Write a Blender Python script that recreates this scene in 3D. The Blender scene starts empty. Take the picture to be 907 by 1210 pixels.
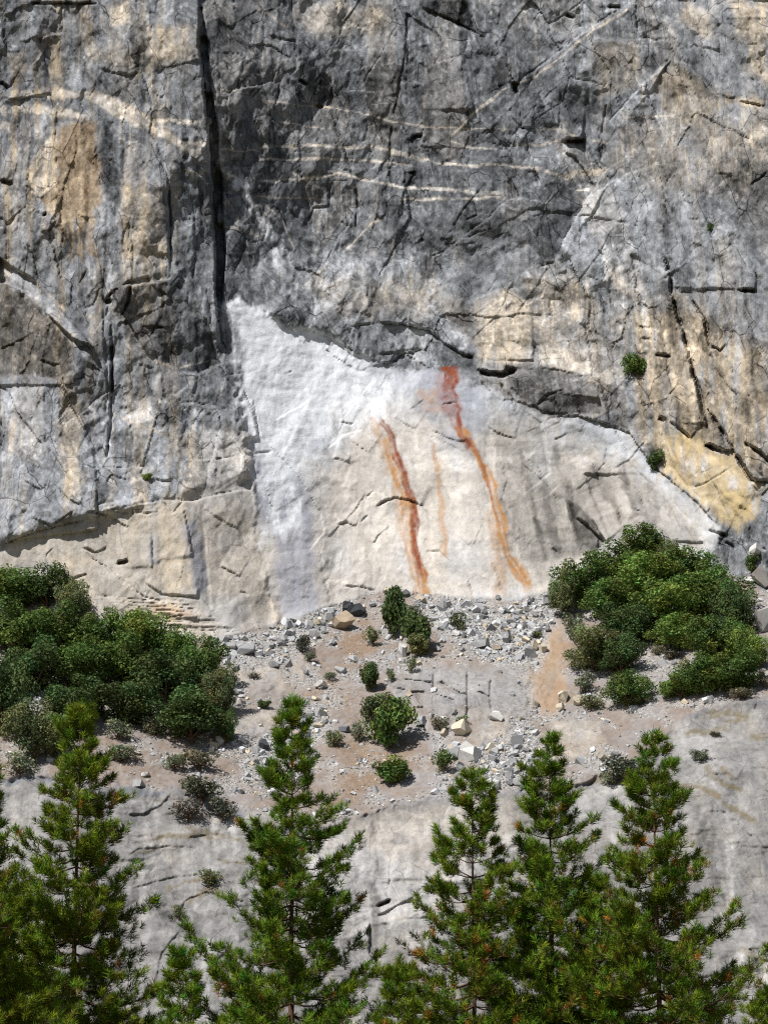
import bpy, math, random
import numpy as np

# ------------------------------------------------------------------ camera, sky, sun, exposure
scene = bpy.context.scene
COL = scene.collection
W0, H0 = 907.0, 1210.0                      # photograph's proportions, used as drawing units on the cliff
PITCH = math.radians(15.0)
FPX = (H0 / 2) / math.tan(math.radians(10.0))
CAM_Z = 1.7
cam_d = bpy.data.cameras.new('camera')
cam_d.sensor_fit = 'VERTICAL'
cam_d.angle = math.radians(20.0)
cam_d.clip_start = 0.5
cam_d.clip_end = 12000
cam = bpy.data.objects.new('camera', cam_d)
cam.location = (0, 0, CAM_Z)
cam.rotation_euler = (math.pi / 2 + PITCH, 0, 0)
COL.objects.link(cam)
scene.camera = cam

SUN_EL, SUN_AZ = math.radians(51), math.radians(223)   # azimuth measured clockwise from +Y: behind the camera, to the left
sun_dir = (math.sin(SUN_AZ) * math.cos(SUN_EL), math.cos(SUN_AZ) * math.cos(SUN_EL), math.sin(SUN_EL))
world = bpy.data.worlds.new('World')
scene.world = world
world.use_nodes = True
wn = world.node_tree
sky = wn.nodes.new('ShaderNodeTexSky')
sky.sky_type = 'NISHITA'
sky.sun_disc = False
sky.sun_elevation = SUN_EL
sky.sun_rotation = SUN_AZ
wn.links.new(sky.outputs[0], wn.nodes['Background'].inputs[0])
wn.nodes['Background'].inputs[1].default_value = 0.05
sun_l = bpy.data.lights.new('sun', 'SUN')
sun_l.energy = 5.0
sun_l.angle = math.radians(0.5)
sun_l.color = (1.0, 0.965, 0.91)
sun = bpy.data.objects.new('sun', sun_l)
from mathutils import Vector
sun.rotation_euler = Vector(sun_dir).to_track_quat('Z', 'Y').to_euler()
COL.objects.link(sun)
vs = scene.view_settings
vs.view_transform = 'Standard'
vs.look = 'None'
vs.gamma = 1.0
vs.exposure = 0.22
vs.use_curve_mapping = False

scene.cycles.use_denoising = False
scene.cycles.filter_width = 1.2
scene.cycles.max_bounces = 4
scene.cycles.diffuse_bounces = 2
scene.cycles.glossy_bounces = 1

rng = np.random.default_rng(7)
random.seed(7)

# ------------------------------------------------------------------ noise
def hsh(ix, iy, seed):
    h = (ix.astype(np.int64).astype(np.uint32) * np.uint32(374761393)
         + iy.astype(np.int64).astype(np.uint32) * np.uint32(668265263)
         + np.uint32((seed * 1274126177 + 12345) & 0xffffffff))
    h ^= h >> np.uint32(13)
    h *= np.uint32(1274126177)
    h ^= h >> np.uint32(16)
    h *= np.uint32(2246822519)
    h ^= h >> np.uint32(15)
    return h
def rnd(ix, iy, seed):
    return (hsh(ix, iy, seed) & np.uint32(0xffffff)).astype(np.float32) / np.float32(0xffffff)
def vnoise(x, y, seed):
    ix = np.floor(x); iy = np.floor(y)
    fx = (x - ix).astype(np.float32); fy = (y - iy).astype(np.float32)
    ux = fx * fx * fx * (fx * (fx * 6 - 15) + 10); uy = fy * fy * fy * (fy * (fy * 6 - 15) + 10)
    a = rnd(ix, iy, seed); b = rnd(ix + 1, iy, seed); c = rnd(ix, iy + 1, seed); d = rnd(ix + 1, iy + 1, seed)
    return (a + (b - a) * ux) * (1 - uy) + (c + (d - c) * ux) * uy
def fbm(x, y, seed, oct=4, gain=0.5):
    s = 0; amp = 1.0; tot = 0
    for o in range(oct):
        s = s + amp * (vnoise(x, y, seed + o * 17) - 0.5)
        tot += amp; amp *= gain
        x = x * 2.03 + 13.7; y = y * 2.03 + 7.1
    return s / tot * 2            # about -1..1
def ridged(x, y, seed, oct=4):
    s = 0; amp = 1.0; tot = 0
    for o in range(oct):
        s = s + amp * (1 - np.abs(vnoise(x, y, seed + o * 31) * 2 - 1))
        tot += amp; amp *= 0.5
        x = x * 2.1 + 3.7; y = y * 2.1 + 9.1
    return s / tot
def facets(x, y, seed):
    """Voronoi blocks: per-cell offset (-1..1), tilted plane, distance to the joint between blocks."""
    ix = np.floor(x); iy = np.floor(y)
    f1 = np.full(x.shape, 9.0, np.float32); f2 = f1.copy()
    bx = np.zeros_like(f1); by = np.zeros_like(f1); ci = np.zeros_like(f1); cj = np.zeros_like(f1)
    for j in (-1, 0, 1):
        for i in (-1, 0, 1):
            cx = ix + i; cy = iy + j
            dx = (x - cx - rnd(cx, cy, seed)).astype(np.float32)
            dy = (y - cy - rnd(cx, cy, seed + 1)).astype(np.float32)
            d = dx * dx + dy * dy
            nb = d < f1
            f2 = np.where(nb, f1, np.minimum(f2, d))
            f1 = np.where(nb, d, f1)
            bx = np.where(nb, dx, bx); by = np.where(nb, dy, by)
            ci = np.where(nb, cx, ci); cj = np.where(nb, cy, cj)
    off = rnd(ci, cj, seed + 2) * 2 - 1
    tx = rnd(ci, cj, seed + 3) * 2 - 1; ty = rnd(ci, cj, seed + 4) * 2 - 1
    return off, tx * bx + ty * by, np.sqrt(f2) - np.sqrt(f1), rnd(ci, cj, seed + 5)
def sstep(a, b, x):
    t = np.clip((x - a) / (b - a), 0, 1)
    return t * t * (3 - 2 * t)

# ------------------------------------------------------------------ the drawing grid laid over the mountainside
STEP = 1.49
def axis(lo, hi, far_lo, far_hi):
    core = np.arange(lo, hi + 0.01, STEP)
    out_hi = []; v = core[-1]; s = STEP
    while v < far_hi:
        s = min(s * 1.18, 24); v += s; out_hi.append(v)
    out_lo = []; v = core[0]; s = STEP
    while v > far_lo:
        s = min(s * 1.18, 24); v -= s; out_lo.append(v)
    return np.array(out_lo[::-1] + list(core) + out_hi)
AX = axis(-16, 923, -900, 1800)
AY = axis(-12, 1222, -420, 1575)[::-1]      # rows go upwards: from the valley floor to the top
PX, PY = np.meshgrid(AX, AY)
PX = PX.astype(np.float32); PY = PY.astype(np.float32)
NR, NC = PX.shape
def ray(px, py):
    dx = (np.asarray(px, float) - W0 / 2) / FPX
    dv = -(np.asarray(py, float) - H0 / 2) / FPX
    fy = math.cos(PITCH) - dv * math.sin(PITCH)
    fz = math.sin(PITCH) + dv * math.cos(PITCH)
    return dx / fy, fz / fy                  # x and z gained per metre of y

# slopes of slab, talus and wall, integrated upwards from the foot
def knots(*p):
    a = np.array(p, float); return np.interp(AX, a[:, 0], a[:, 1])
talus_top = knots((-300, 690), (0, 700), (100, 735), (200, 750), (253, 757), (300, 745), (370, 722), (400, 713), (440, 702),
                  (480, 698), (540, 706), (600, 712), (640, 701), (660, 690), (700, 662), (760, 652), (850, 676), (907, 700), (1200, 700))
talus_bot = knots((-300, 900), (0, 915), (100, 925), (200, 930), (280, 955), (330, 985), (400, 978), (440, 962), (520, 938),
                  (600, 932), (660, 935), (700, 925), (760, 890), (830, 838), (907, 822), (1200, 800))
n_edge = fbm(PX / 45, PY / 45, 900, 3)
wt = sstep(5, -5, PY - talus_bot[None, :] - n_edge * 10) * sstep(-4, 4, PY - talus_top[None, :] - n_edge * 5)
wc = sstep(4, -4, PY - talus_top[None, :] - n_edge * 5)
SL_LOW, SL_TAL, SL_WALL = math.tan(math.radians(50)), math.tan(math.radians(36)), math.tan(math.radians(76))
Yb = np.zeros((NR, NC))
_, TZ = ray(0, AY)
j0 = int(np.argmin(np.abs(AY - 1210)))
slope_deg = 50 + (36 - 50) * wt + (76 - 50) * wc
# the fresh scar lies back a little; the wall above it is steeper
scar_w = np.exp(-(((PX - 430) / 230) ** 2 + ((PY - 570) / 130) ** 2) ** 2)
slope_deg = slope_deg - 9 * scar_w * wc + 5 * wc * sstep(360, 250, PY)
S = np.tan(np.radians(slope_deg))
Yb[j0] = 350 + 6 * fbm(PX[j0] / 300, PX[j0] * 0, 902, 2)
for j in range(j0 + 1, NR):
    Yb[j] = Yb[j - 1] * (S[j] - TZ[j - 1]) / (S[j] - TZ[j])
for j in range(j0 - 1, -1, -1):
    Yb[j] = Yb[j + 1] * (S[j] - TZ[j + 1]) / (S[j] - TZ[j])
# even out sideways so that no column of the wall stands out from its neighbours
def blur_rows(A, sig):
    xs = np.arange(-900, 1801, 5.0); k = np.exp(-0.5 * (np.arange(-int(3 * sig / 5), int(3 * sig / 5) + 1) * 5 / sig) ** 2); k /= k.sum()
    out = np.empty_like(A)
    for j in range(A.shape[0]):
        v = np.interp(xs, AX, A[j]); h = len(k) // 2
        v = np.convolve(np.pad(v, h, mode='edge'), k, 'valid')
        out[j] = np.interp(AX, xs, v)
    return out
Yb = blur_rows(Yb, 55)
def tri_noise(x, y, seed):
    """random heights joined by flat triangles: planar facets with creases"""
    s = (x + y) * 0.3660254
    xs = x + s; ys = y + s
    ix = np.floor(xs); iy = np.floor(ys)
    fx = (xs - ix).astype(np.float32); fy = (ys - iy).astype(np.float32)
    a = rnd(ix, iy, seed); d = rnd(ix + 1, iy + 1, seed)
    up = fx > fy
    b = np.where(up, rnd(ix + 1, iy, seed), rnd(ix, iy + 1, seed))
    return np.where(up, a + (b - a) * fx + (d - b) * fy, a + (b - a) * fy + (d - b) * fx) * 2 - 1

# ------------------------------------------------------------------ drawing tools on the grid
warp1 = fbm(PX / 20, PY / 20, 11, 3); warp2 = fbm(PX / 20, PY / 20, 12, 3)
fine1 = fbm(PX / 5, PY / 5, 13, 2); fine2 = fbm(PX / 5, PY / 5, 14, 2)
CX = PX + warp1 * 1.5 + fine1 * .6; CY = PY + warp2 * 1.5 + fine2 * .6        # for cracks
SX = PX + warp1 * 4 + fine1 * 1.8; SY = PY + warp2 * 4 + fine2 * 1.8            # for stains and tone
AYr = AY[::-1]
RAG = (0.8 * fbm(PX / 22, PY / 34, 15, 4, .6) + 0.5 * fbm(PX / 6, PY / 14, 16, 3, .6)).astype(np.float32)
def window(pts, m):
    p = np.asarray(pts, float)
    c0, c1 = np.searchsorted(AX, [p[:, 0].min() - m, p[:, 0].max() + m])
    r0, r1 = np.searchsorted(AYr, [p[:, 1].min() - m, p[:, 1].max() + m])
    return slice(NR - r1, NR - r0), slice(c0, c1)
def line_dist(x, y, pts):
    p = np.asarray(pts, np.float32)
    best = np.full(x.shape, 1e9, np.float32); side = np.zeros_like(best); par = np.zeros_like(best)
    ln = np.hypot(*(p[1:] - p[:-1]).T); tot = ln.sum(); acc = 0
    for k in range(len(p) - 1):
        a = p[k]; s = p[k + 1] - a; L2 = float(s @ s) + 1e-9
        t = np.clip(((x - a[0]) * s[0] + (y - a[1]) * s[1]) / L2, 0, 1)
        dx = x - a[0] - t * s[0]; dy = y - a[1] - t * s[1]
        d = np.hypot(dx, dy)
        nb = d < best
        best = np.where(nb, d, best)
        side = np.where(nb, s[0] * (y - a[1]) - s[1] * (x - a[0]), side)
        par = np.where(nb, (acc + t * ln[k]) / tot, par)
        acc += ln[k]
    return best, np.sign(side), par
def poly_sd(x, y, pts):
    p = np.asarray(pts, np.float32)
    q = np.vstack([p, p[:1]])
    d, _, _ = line_dist(x, y, q)
    ins = np.zeros(x.shape, bool)
    for k in range(len(p)):
        x0, y0 = q[k]; x1, y1 = q[k + 1]
        if y0 == y1: continue
        c = ((y0 > y) != (y1 > y)) & (x < (x1 - x0) * (y - y0) / (y1 - y0) + x0)
        ins ^= c
    return np.where(ins, d, -d)
TILE = {}
for n, (ox, oy) in dict(A=(0, 0), B=(300, 0), C=(597, 0), D=(0, 300), E=(300, 300), F=(597, 300), G=(0, 600), H=(300, 600),
                        I=(597, 600), J=(0, 900), K=(300, 900), L=(597, 900)).items():
    TILE[n] = (ox, oy)
def tl(t, s):
    """'x,y x,y ...' read on an enlarged tile -> drawing units"""
    ox, oy = TILE[t]
    return [(ox + float(a.split(',')[0]) / 2.926, oy + float(a.split(',')[1]) / 2.926) for a in s.split()]

REL = np.zeros((NR, NC), np.float32)          # metres towards the viewer
GRV = np.zeros((NR, NC), np.float32)          # depth of cracks
def crack(pts, w=2.0, depth=0.8, step=0.0, reach=40):
    step = step * .75 if abs(step) < 1.2 else step
    w = w * 0.62 - .2 if w > 3 else w * .5 + .1; depth = depth * (1.2 if w > 1.6 else .55)
    m = max(w * 3 + 8, reach * 2.2 if step else 0)
    r, c = window(pts, m)
    if r.stop <= r.start or c.stop <= c.start: return
    d, s, t = line_dist(CX[r, c], CY[r, c], pts)
    taper = sstep(0, 0.10, t) * sstep(1, 0.90, t)
    brk = vnoise(PX[r, c] / 13, PY[r, c] / 13, 77)
    ww = w * (0.45 + 0.55 * taper) * (0.65 + .7 * brk)
    g = sstep(ww * 0.5 + 1.3, ww * 0.5 - 0.6, d) * depth * (0.35 + 0.65 * taper) * (0.25 + .75 * sstep(.2, .5, brk))
    GRV[r, c] = np.maximum(GRV[r, c], g)
    if step:
        REL[r, c] += abs(step) * np.exp(-d / reach) * taper * (s * np.sign(step) > 0)
def cr(t, s, w=2.0, depth=0.8, step=0.0, reach=40):
    crack(tl(t, s), w, depth, step, reach)
def fieldset(*names):
    return {n: np.zeros((NR, NC), np.float32) for n in names}
F = fieldset('tan', 'dust', 'rust', 'orange', 'soil', 'yellow', 'blue', 'gravel', 'grass', 'smooth')
TONE = np.full((NR, NC), 0.37, np.float32)
def mask_poly(pts, soft):
    r, c = window(pts, soft * 3 + 12)
    return r, c, sstep(-1.15, 1.15, poly_sd(SX[r, c], SY[r, c], pts) / soft + 1.1 * RAG[r, c])
def mask_line(pts, w, soft, taper=True):
    m = w + soft + 10
    r, c = window(pts, m)
    d, s, t = line_dist(SX[r, c], SY[r, c], pts)
    k = sstep(0, .1, t) * sstep(1, .88, t) if taper else 1
    return r, c, sstep(w / 2 + soft, w / 2 - soft * 0.6, d - RAG[r, c] * (soft * .8 + w * .15)) * k
def put(field, rcm, v, brk=0.0, seed=5, sx=14, sy=14):
    r, c, m = rcm
    if m.size == 0: return
    if brk: m = m * np.clip(1 - brk + brk * 2.2 * vnoise(PX[r, c] / sx, PY[r, c] / sy, seed), 0, 1.15)
    field[r, c] = field[r, c] * (1 - np.minimum(m, 1)) + v * np.minimum(m, 1)
def tone(pts, v, soft=8, brk=0.25, seed=6, **k):
    put(TONE, mask_poly(pts, soft * .6), v, brk, seed, **k)
def blob(cx, cy, rx, ry, n=10):
    return [(cx + rx * math.cos(2 * math.pi * i / n), cy + ry * math.sin(2 * math.pi * i / n)) for i in range(n)]
def stain(name, pts, v=1.0, soft=8, brk=0.3, seed=8, **k):
    put(F[name], mask_poly(pts, soft), v, brk, seed, **k)
def streak(name, pts, w, v=1.0, soft=3, brk=0.3, seed=9, **k):
    put(F[name] if name != 'tone' else TONE, mask_line(pts, w, soft), v, brk, seed, **k)

def run(name, pts, w, v, seed, w_end=None, fib=2.2):
    p = np.asarray(pts, float); L = np.hypot(*(p[1:] - p[:-1]).T).sum()
    r, c = window(pts, w + 14)
    d, s, t = line_dist(PX[r, c] + warp1[r, c] * 2.2 + fine1[r, c] * .6, PY[r, c] + warp2[r, c] * 2, pts)
    sd = d * s
    ww = w + ((w_end if w_end is not None else w) - w) * t
    edge = (vnoise(t * L / 14, sd * 0 + s * 3, seed) - .5) * .5 * ww + (vnoise(t * L / 4, sd * 0 + s * 3, seed + 1) - .5) * 1.6
    m = sstep(1.6, -1.6, d - ww * .5 - edge)
    fibre = np.clip(.30 + 1.25 * vnoise(sd / fib + 50, t * L / 55, seed + 2), 0, 1) * np.clip(.62 + .7 * vnoise(PX[r, c] / 3.5, PY[r, c] / 5, seed + 3), 0, 1)
    m = m * fibre * sstep(0, .03, t) * sstep(1, .93, t)
    if name == 'tone': TONE[r, c] += m * v
    else: F[name][r, c] = np.maximum(F[name][r, c], m * v)
# ------------------------------------------------------------------ tone and colour of the rock, region by region
wallwarm = 0
n1 = fbm(PX / 90, PY / 90, 21, 4); n2 = fbm(PX / 26, PY / 26, 22, 4)
fall = PX - 0.10 * (PY - 400) * sstep(560, 800, PX)          # streaks lean a little on the right-hand wall
st1 = fbm(fall / 9 + warp1 * .5, PY / 120, 23, 3); st2 = fbm(fall / 3.6 + warp1 * .6, PY / 60, 24, 2)

left_wall = [(-900, -420), (237, -420), (237, 0), (245, 150), (262, 420), (290, 520), (300, 600), (0, 640), (-900, 640)]
right_wall = [(560, -420), (1800, -420), (1800, 640), (907, 640), (830, 590), (750, 510), (640, 480), (560, 430), (560, 330), (640, 220), (600, 80)]
tone(left_wall, 0.41, 10, 0.1)
tone(right_wall, 0.42, 25, 0.1)
tone([(250, 60), (600, 60), (640, 250), (560, 320), (270, 300)], 0.33, 20, 0.1)
# lower cliff, left: pale cream slab; the grey slab above it
cream_slab = [(-900, 660), (0, 643), (45, 627), (90, 614), (130, 608), (180, 592), (260, 575), (300, 560), (310, 620), (330, 745), (250, 770), (-900, 780)]
tone([(-900, 430), (0, 455), (75, 455), (112, 540), (115, 625), (0, 645), (-900, 660)], 0.55, 10, 0.2)
tone([(110, 470), (200, 480), (300, 500), (310, 600), (120, 620)], 0.64, 20, 0.4)
tone(cream_slab, 0.66, 16, 0.15)
stain('tan', cream_slab, 0.55, 10, 0.5, 31, sx=30, sy=40)
# the fresh scar
scar = [(268, 352), (300, 362), (345, 382), (385, 396), (415, 412), (450, 428), (490, 440), (540, 443), (572, 462), (620, 480), (645, 492),
        (690, 494), (745, 512), (765, 540), (800, 575), (830, 597), (850, 630), (830, 690), (660, 720), (480, 720), (330, 745), (300, 640), (296, 560), (285, 470)]
tone(scar, 0.74, 13, 0.08)
stain('smooth', scar, 1.0, 8, 0)
stain('tan', [(400, 470), (640, 500), (830, 600), (830, 690), (480, 720), (320, 740), (320, 640), (380, 540)], 0.46, 25, 0.5, 32, sx=40, sy=60)
stain('tan', [(300, 600), (335, 600), (345, 740), (295, 735)], 0.5, 10, 0.3, 33, sx=10, sy=80)
stain('dust', [(270, 354), (300, 364), (345, 384), (385, 398), (412, 416), (440, 430), (470, 450), (470, 490), (430, 520), (400, 540), (360, 530), (340, 560), (310, 560), (295, 500), (282, 440)], 0.75, 18, 0.7, 34, sx=9, sy=22)
stain('dust', [(272, 356), (300, 366), (345, 386), (385, 400), (410, 418), (425, 440), (400, 480), (370, 500), (330, 480), (300, 450), (285, 410)], .9, 12, .7, 134, sx=7, sy=14)
stain('dust', [(290, 380), (330, 400), (350, 500), (350, 640), (315, 640), (300, 500)], .85, 16, .6, 88, sx=9, sy=40)
stain('dust', [(262, 200), (282, 205), (320, 260), (350, 310), (345, 335), (325, 320), (305, 260), (285, 232)], 0.6, 5, 1.0, 35, sx=5, sy=9)
stain('dust', blob(517, 340, 14, 12), 0.4, 5, 1.0, 36, sx=5, sy=6)
stain('dust', blob(400, 330, 70, 40), 0.35, 12, 1.2, 37, sx=5, sy=5)
stain('dust', [(430, 500), (500, 520), (640, 530), (700, 560), (560, 560), (460, 570)], 0.28, 16, 0.9, 38, sx=8, sy=8)
stain('blue', [(300, 520), (345, 540), (370, 610), (372, 720), (335, 735), (322, 640), (302, 600)], 0.75, 9, 0.4, 39, sx=10, sy=60)
stain('blue', [(500, 440), (570, 460), (575, 500), (540, 530), (500, 500)], 0.45, 9, 0.7, 40, sx=10, sy=10)
tone([(575, 455), (640, 500), (650, 560), (600, 600), (585, 560)], 0.62, 8, 0.5)
tone([(610, 540), (760, 560), (800, 600), (830, 640), (700, 650), (640, 690), (600, 620)], 0.60, 12, 0.6, 61, sx=16, sy=60)
tone([(668, 590), (690, 600), (715, 640), (700, 655), (680, 640)], 0.36, 5, 0.4)
for x0, y0, x1, y1, w, v in ((640, 560, 662, 660, 9, .42), (625, 555, 640, 640, 6, .48), (700, 545, 735, 620, 8, .45), (590, 570, 600, 620, 8, .55),
                             (655, 520, 668, 585, 6, .5), (735, 560, 770, 625, 8, .5)):
    streak('tone', [(x0, y0), ((x0 + x1) / 2 - 2, (y0 + y1) / 2), (x1, y1)], w, v, 5, 0.5)
tone([(298, 515), (330, 545), (352, 600), (345, 625), (318, 612), (303, 585)], .52, 12, .4, 62, sx=8, sy=16)
tone([(500, 445), (560, 455), (590, 500), (560, 540), (520, 520), (490, 480)], .58, 10, .8, 63, sx=7, sy=7)
# rust runs
run('rust', [(446, 495), (458, 505), (466, 530), (477, 562), (487, 594), (489, 620), (493, 650), (499, 690)], 8, .95, 41, 9)
run('orange', [(452, 515), (462, 540), (472, 570), (483, 600), (487, 640), (495, 680), (500, 714)], 13, .85, 43, 17)
run('orange', [(437, 492), (446, 515), (456, 540), (462, 565)], 9, .45, 44)
stain('rust', tl('E', '635,415 705,418 715,480 720,560 715,600 690,585 665,555 645,520'), 0.55, 5, .5, 45, sx=4, sy=7)
run('rust', [(530, 432), (533, 465), (538, 500), (547, 520), (556, 535)], 24, 1.0, 46, 8, 6)
stain('orange', tl('E', '580,480 640,470 640,545 590,540'), 0.45, 5, .9, 46, sx=4, sy=5)
run('orange', tl('E', '700,585 735,640 770,690 800,745 825,810 842,900 855,960 880,1040 925,1110 958,1175'), 9, .95, 47, 13)
run('rust', tl('E', '735,635 775,695 800,760 815,830 850,950'), 5, .6, 48, 3)
run('orange', tl('E', '620,650 635,760 650,907 662,1060'), 6, .55, 49, 8)
run('orange', tl('E', '455,620 480,760 500,900 515,1000'), 6, .4, 50, 8)
run('orange', tl('H', '815,0 835,100 850,200 858,320'), 10, .4, 51, 16, 4)
stain('tan', [(500, 540), (530, 540), (525, 700), (500, 700)], 0.55, 10, .4, 51, sx=10, sy=60)
# arc above the scar: broken grey rock
tone([(300, 345), (360, 340), (430, 350), (530, 380), (560, 400), (555, 432), (470, 425), (400, 398), (340, 372)], 0.40, 6, 0.35)
tone([(440, 385), (500, 380), (510, 432), (460, 420)], 0.5, 5, .5, sx=6, sy=6)
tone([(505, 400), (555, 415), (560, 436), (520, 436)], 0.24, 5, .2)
tone([(300, 280), (420, 300), (540, 310), (560, 350), (530, 370), (430, 350), (300, 340)], 0.42, 15, .5, 52, sx=9, sy=9)
stain('tan', [(375, 330), (500, 330), (560, 360), (560, 400), (520, 370), (400, 375)], 0.4, 12, .8, 53, sx=10, sy=10)
tone([(535, 392), (570, 400), (572, 420), (545, 412)], 0.68, 4, .3)
# rocks right of centre
tone([(562, 370), (600, 345), (628, 362), (630, 425), (600, 432), (565, 425)], 0.58, 6, .3)
stain('tan', [(562, 370), (600, 345), (628, 362), (630, 425), (600, 432), (565, 425)], 0.55, 6, .5, 54, sx=8, sy=30)
tone([(630, 350), (680, 355), (700, 400), (698, 440), (640, 432)], 0.60, 8, .7, 55, sx=7, sy=9)
stain('tan', [(620, 330), (690, 330), (725, 420), (735, 500), (700, 450), (640, 432)], 0.4, 8, .8, 56, sx=6, sy=12)
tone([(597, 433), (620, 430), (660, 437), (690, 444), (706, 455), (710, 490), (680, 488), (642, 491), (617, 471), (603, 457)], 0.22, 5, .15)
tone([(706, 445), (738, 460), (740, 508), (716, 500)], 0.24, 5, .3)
# wall right: columns, streaked tan and grey
stain('tan', [(735, 370), (780, 360), (820, 370), (907, 420), (907, 560), (870, 560), (770, 540), (745, 480)], 0.85, 18, .9, 57, sx=6, sy=50)
tone([(740, 380), (850, 380), (907, 450), (907, 560), (760, 540)], 0.50, 20, .6, 58, sx=6, sy=40)
tone([(800, 350), (830, 360), (838, 420), (815, 400)], 0.34, 5, .2)
tone([(820, 440), (850, 470), (860, 530), (835, 520)], 0.27, 8, .4, sx=6, sy=30)
tone([(790, 470), (815, 480), (825, 520), (800, 505)], 0.30, 6, .4)
tone([(785, 330), (860, 340), (870, 400), (800, 390)], 0.38, 10, .4)
stain('yellow', [(785, 515), (815, 513), (835, 530), (862, 538), (885, 560), (895, 575), (890, 610), (870, 625), (838, 600), (800, 573), (782, 557)], 0.75, 7, 1.0, 59, sx=5, sy=22)
stain('yellow', [(850, 575), (880, 580), (888, 612), (862, 605)], 1.0, 4, .1)
stain('rust', [(800, 530), (812, 530), (812, 570), (803, 560)], 0.12, 5, .5)
tone([(785, 515), (885, 560), (895, 575), (890, 610), (838, 600), (782, 557)], 0.72, 6, .3)
# upper right slab and dome
tone([(653, 308), (672, 270), (692, 235), (716, 218), (750, 200), (775, 193), (810, 230), (830, 300), (780, 330), (700, 350), (640, 330)], 0.52, 3, .25)
tone([(653, 308), (672, 270), (692, 235), (716, 220), (700, 250), (676, 282), (662, 308)], 0.60, 2.5, .15)  # sunlit bevel of the slab's left edge, painted as a paler strip
dome = [(720, 143), (757, 99), (792, 70), (815, 78), (836, 102), (848, 126), (836, 150), (809, 160), (770, 165), (745, 160), (728, 165)]
tone(dome, 0.42, 2, .15)
tone([(720, 143), (757, 99), (792, 70), (765, 110), (745, 135), (728, 160)], 0.60, 2, 0)  # lit left face of the dome, its sunlight put into the tone
stain('tan', [(770, 90), (800, 78), (836, 102), (848, 126), (836, 150), (790, 155)], 0.55, 6, .4)
stain('tan', [(700, 50), (752, 50), (752, 100), (710, 115)], 0.5, 6, .7, 60, sx=5, sy=30)
stain('tan', [(812, 0), (840, 15), (838, 48), (815, 38), (803, 20)], 0.6, 5, .2)
tone([(812, 0), (840, 15), (838, 48), (815, 38)], 0.58, 4, .2)
stain('tan', [(860, 0), (907, 0), (907, 100), (880, 80)], 0.75, 8, .9, 62, sx=6, sy=20)
tone([(860, 0), (907, 0), (907, 100), (880, 80)], 0.58, 8, .8, 62, sx=6, sy=20)
streak('tan', [(850, 115), (880, 122), (907, 124)], 8, .7, 5, .6)
streak('tone', [(866, 175), (885, 160), (907, 152)], 7, .64, 4, .5)
streak('tan', [(866, 175), (885, 160), (907, 152)], 8, .5, 4, .3)
stain('tan', [(760, 140), (907, 140), (907, 220), (800, 230), (720, 190)], 0.35, 20, .9, 63, sx=12, sy=12)
tone([(870, 190), (930, 200), (930, 330), (885, 310), (868, 260)], 0.27, 12, .3)
tone(blob(768, 72, 13, 15), 0.24, 6, .3)
tone(blob(678, 125, 26, 22), 0.28, 9, .5, sx=8, sy=20)
tone([(625, 220), (680, 215), (690, 235), (660, 290), (640, 310), (625, 290)], 0.21, 4, .3)
# central wall: darkest panels
tone(blob(455, 112, 45, 42), 0.21, 16, .4)
tone([(350, 50), (392, 95), (395, 125), (375, 128), (352, 80)], 0.19, 7, .2)
tone([(495, 0), (552, 0), (566, 42), (545, 32), (498, 10)], 0.16, 4, .1)
tone([(600, 30), (640, 40), (630, 130), (605, 90)], 0.34, 8, .4)
tone(blob(270, 40, 30, 40), 0.30, 12, .3)
tone(blob(395, 20, 55, 20), 0.50, 10, .5)
stain('tan', blob(400, 22, 55, 20), 0.45, 10, .5)
tone(blob(330, 15, 25, 14), 0.44, 8, .5)
tone(blob(315, 185, 25, 20), 0.26, 8, .4)
# left buttress: tan patches, dark runs
stain('tan', tl('A', '480,90 690,90 690,200 600,200 500,250'), 0.6, 6, .9, 64, sx=4, sy=22)
tone(tl('A', '480,90 690,90 690,200 600,200 500,250'), 0.5, 6, .9, 64, sx=4, sy=22)
tone(tl('A', '440,130 520,180 640,220 660,260 520,270 460,210'), 0.22, 6, .5, 65, sx=4, sy=22)
stain('tan', tl('A', '365,20 440,0 450,80 380,90'), 0.5, 5, .6); tone(tl('A', '365,20 440,0 450,80 380,90'), 0.56, 5, .6)
stain('tan', tl('A', '20,190 80,180 110,240 60,300'), 0.55, 6, .7)
stain('tan', tl('A', '150,120 210,130 200,310 160,310'), 0.55, 6, .7, 66, sx=5, sy=20); tone(tl('A', '150,120 210,130 200,310 160,310'), 0.55, 6, .7, 66, sx=5, sy=20)
stain('tan', tl('A', '300,150 440,170 480,250 320,210'), 0.4, 6, .6); tone(tl('A', '300,150 340,150 350,200 310,230'), 0.54, 6, .4)
tone(tl('A', '300,240 480,250 530,400 400,350 330,330'), 0.36, 6, .3)
tone(tl('A', '500,270 700,260 715,430 600,440 540,410'), 0.31, 6, .3, sx=5, sy=30)
for s, w in (('30,370 130,375 250,395 320,410', 8), ('0,340 60,320 250,325 380,345 470,395 540,430', 7), ('300,320 400,390 520,440 620,500 720,540', 9),
             ('560,470 640,500 720,500', 4), ('430,380 560,420 700,420', 3), ('0,385 40,380', 6), ('640,595 720,605', 2), ('0,430 40,440', 8)):
    streak('tone', tl('A', s), w, .66, 2.5, .5, 67, sx=7, sy=5); streak('tan', tl('A', s), w + 2, .45, 3, .4, 68, sx=8, sy=5)
tanpatch = tl('A', '215,445 285,412 330,430 338,520 342,600 350,690 322,725 322,880 308,860 298,745 285,900 266,880 262,760 250,905 238,890 232,770 214,840 204,745 170,745 150,690 205,610 188,510')
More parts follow.
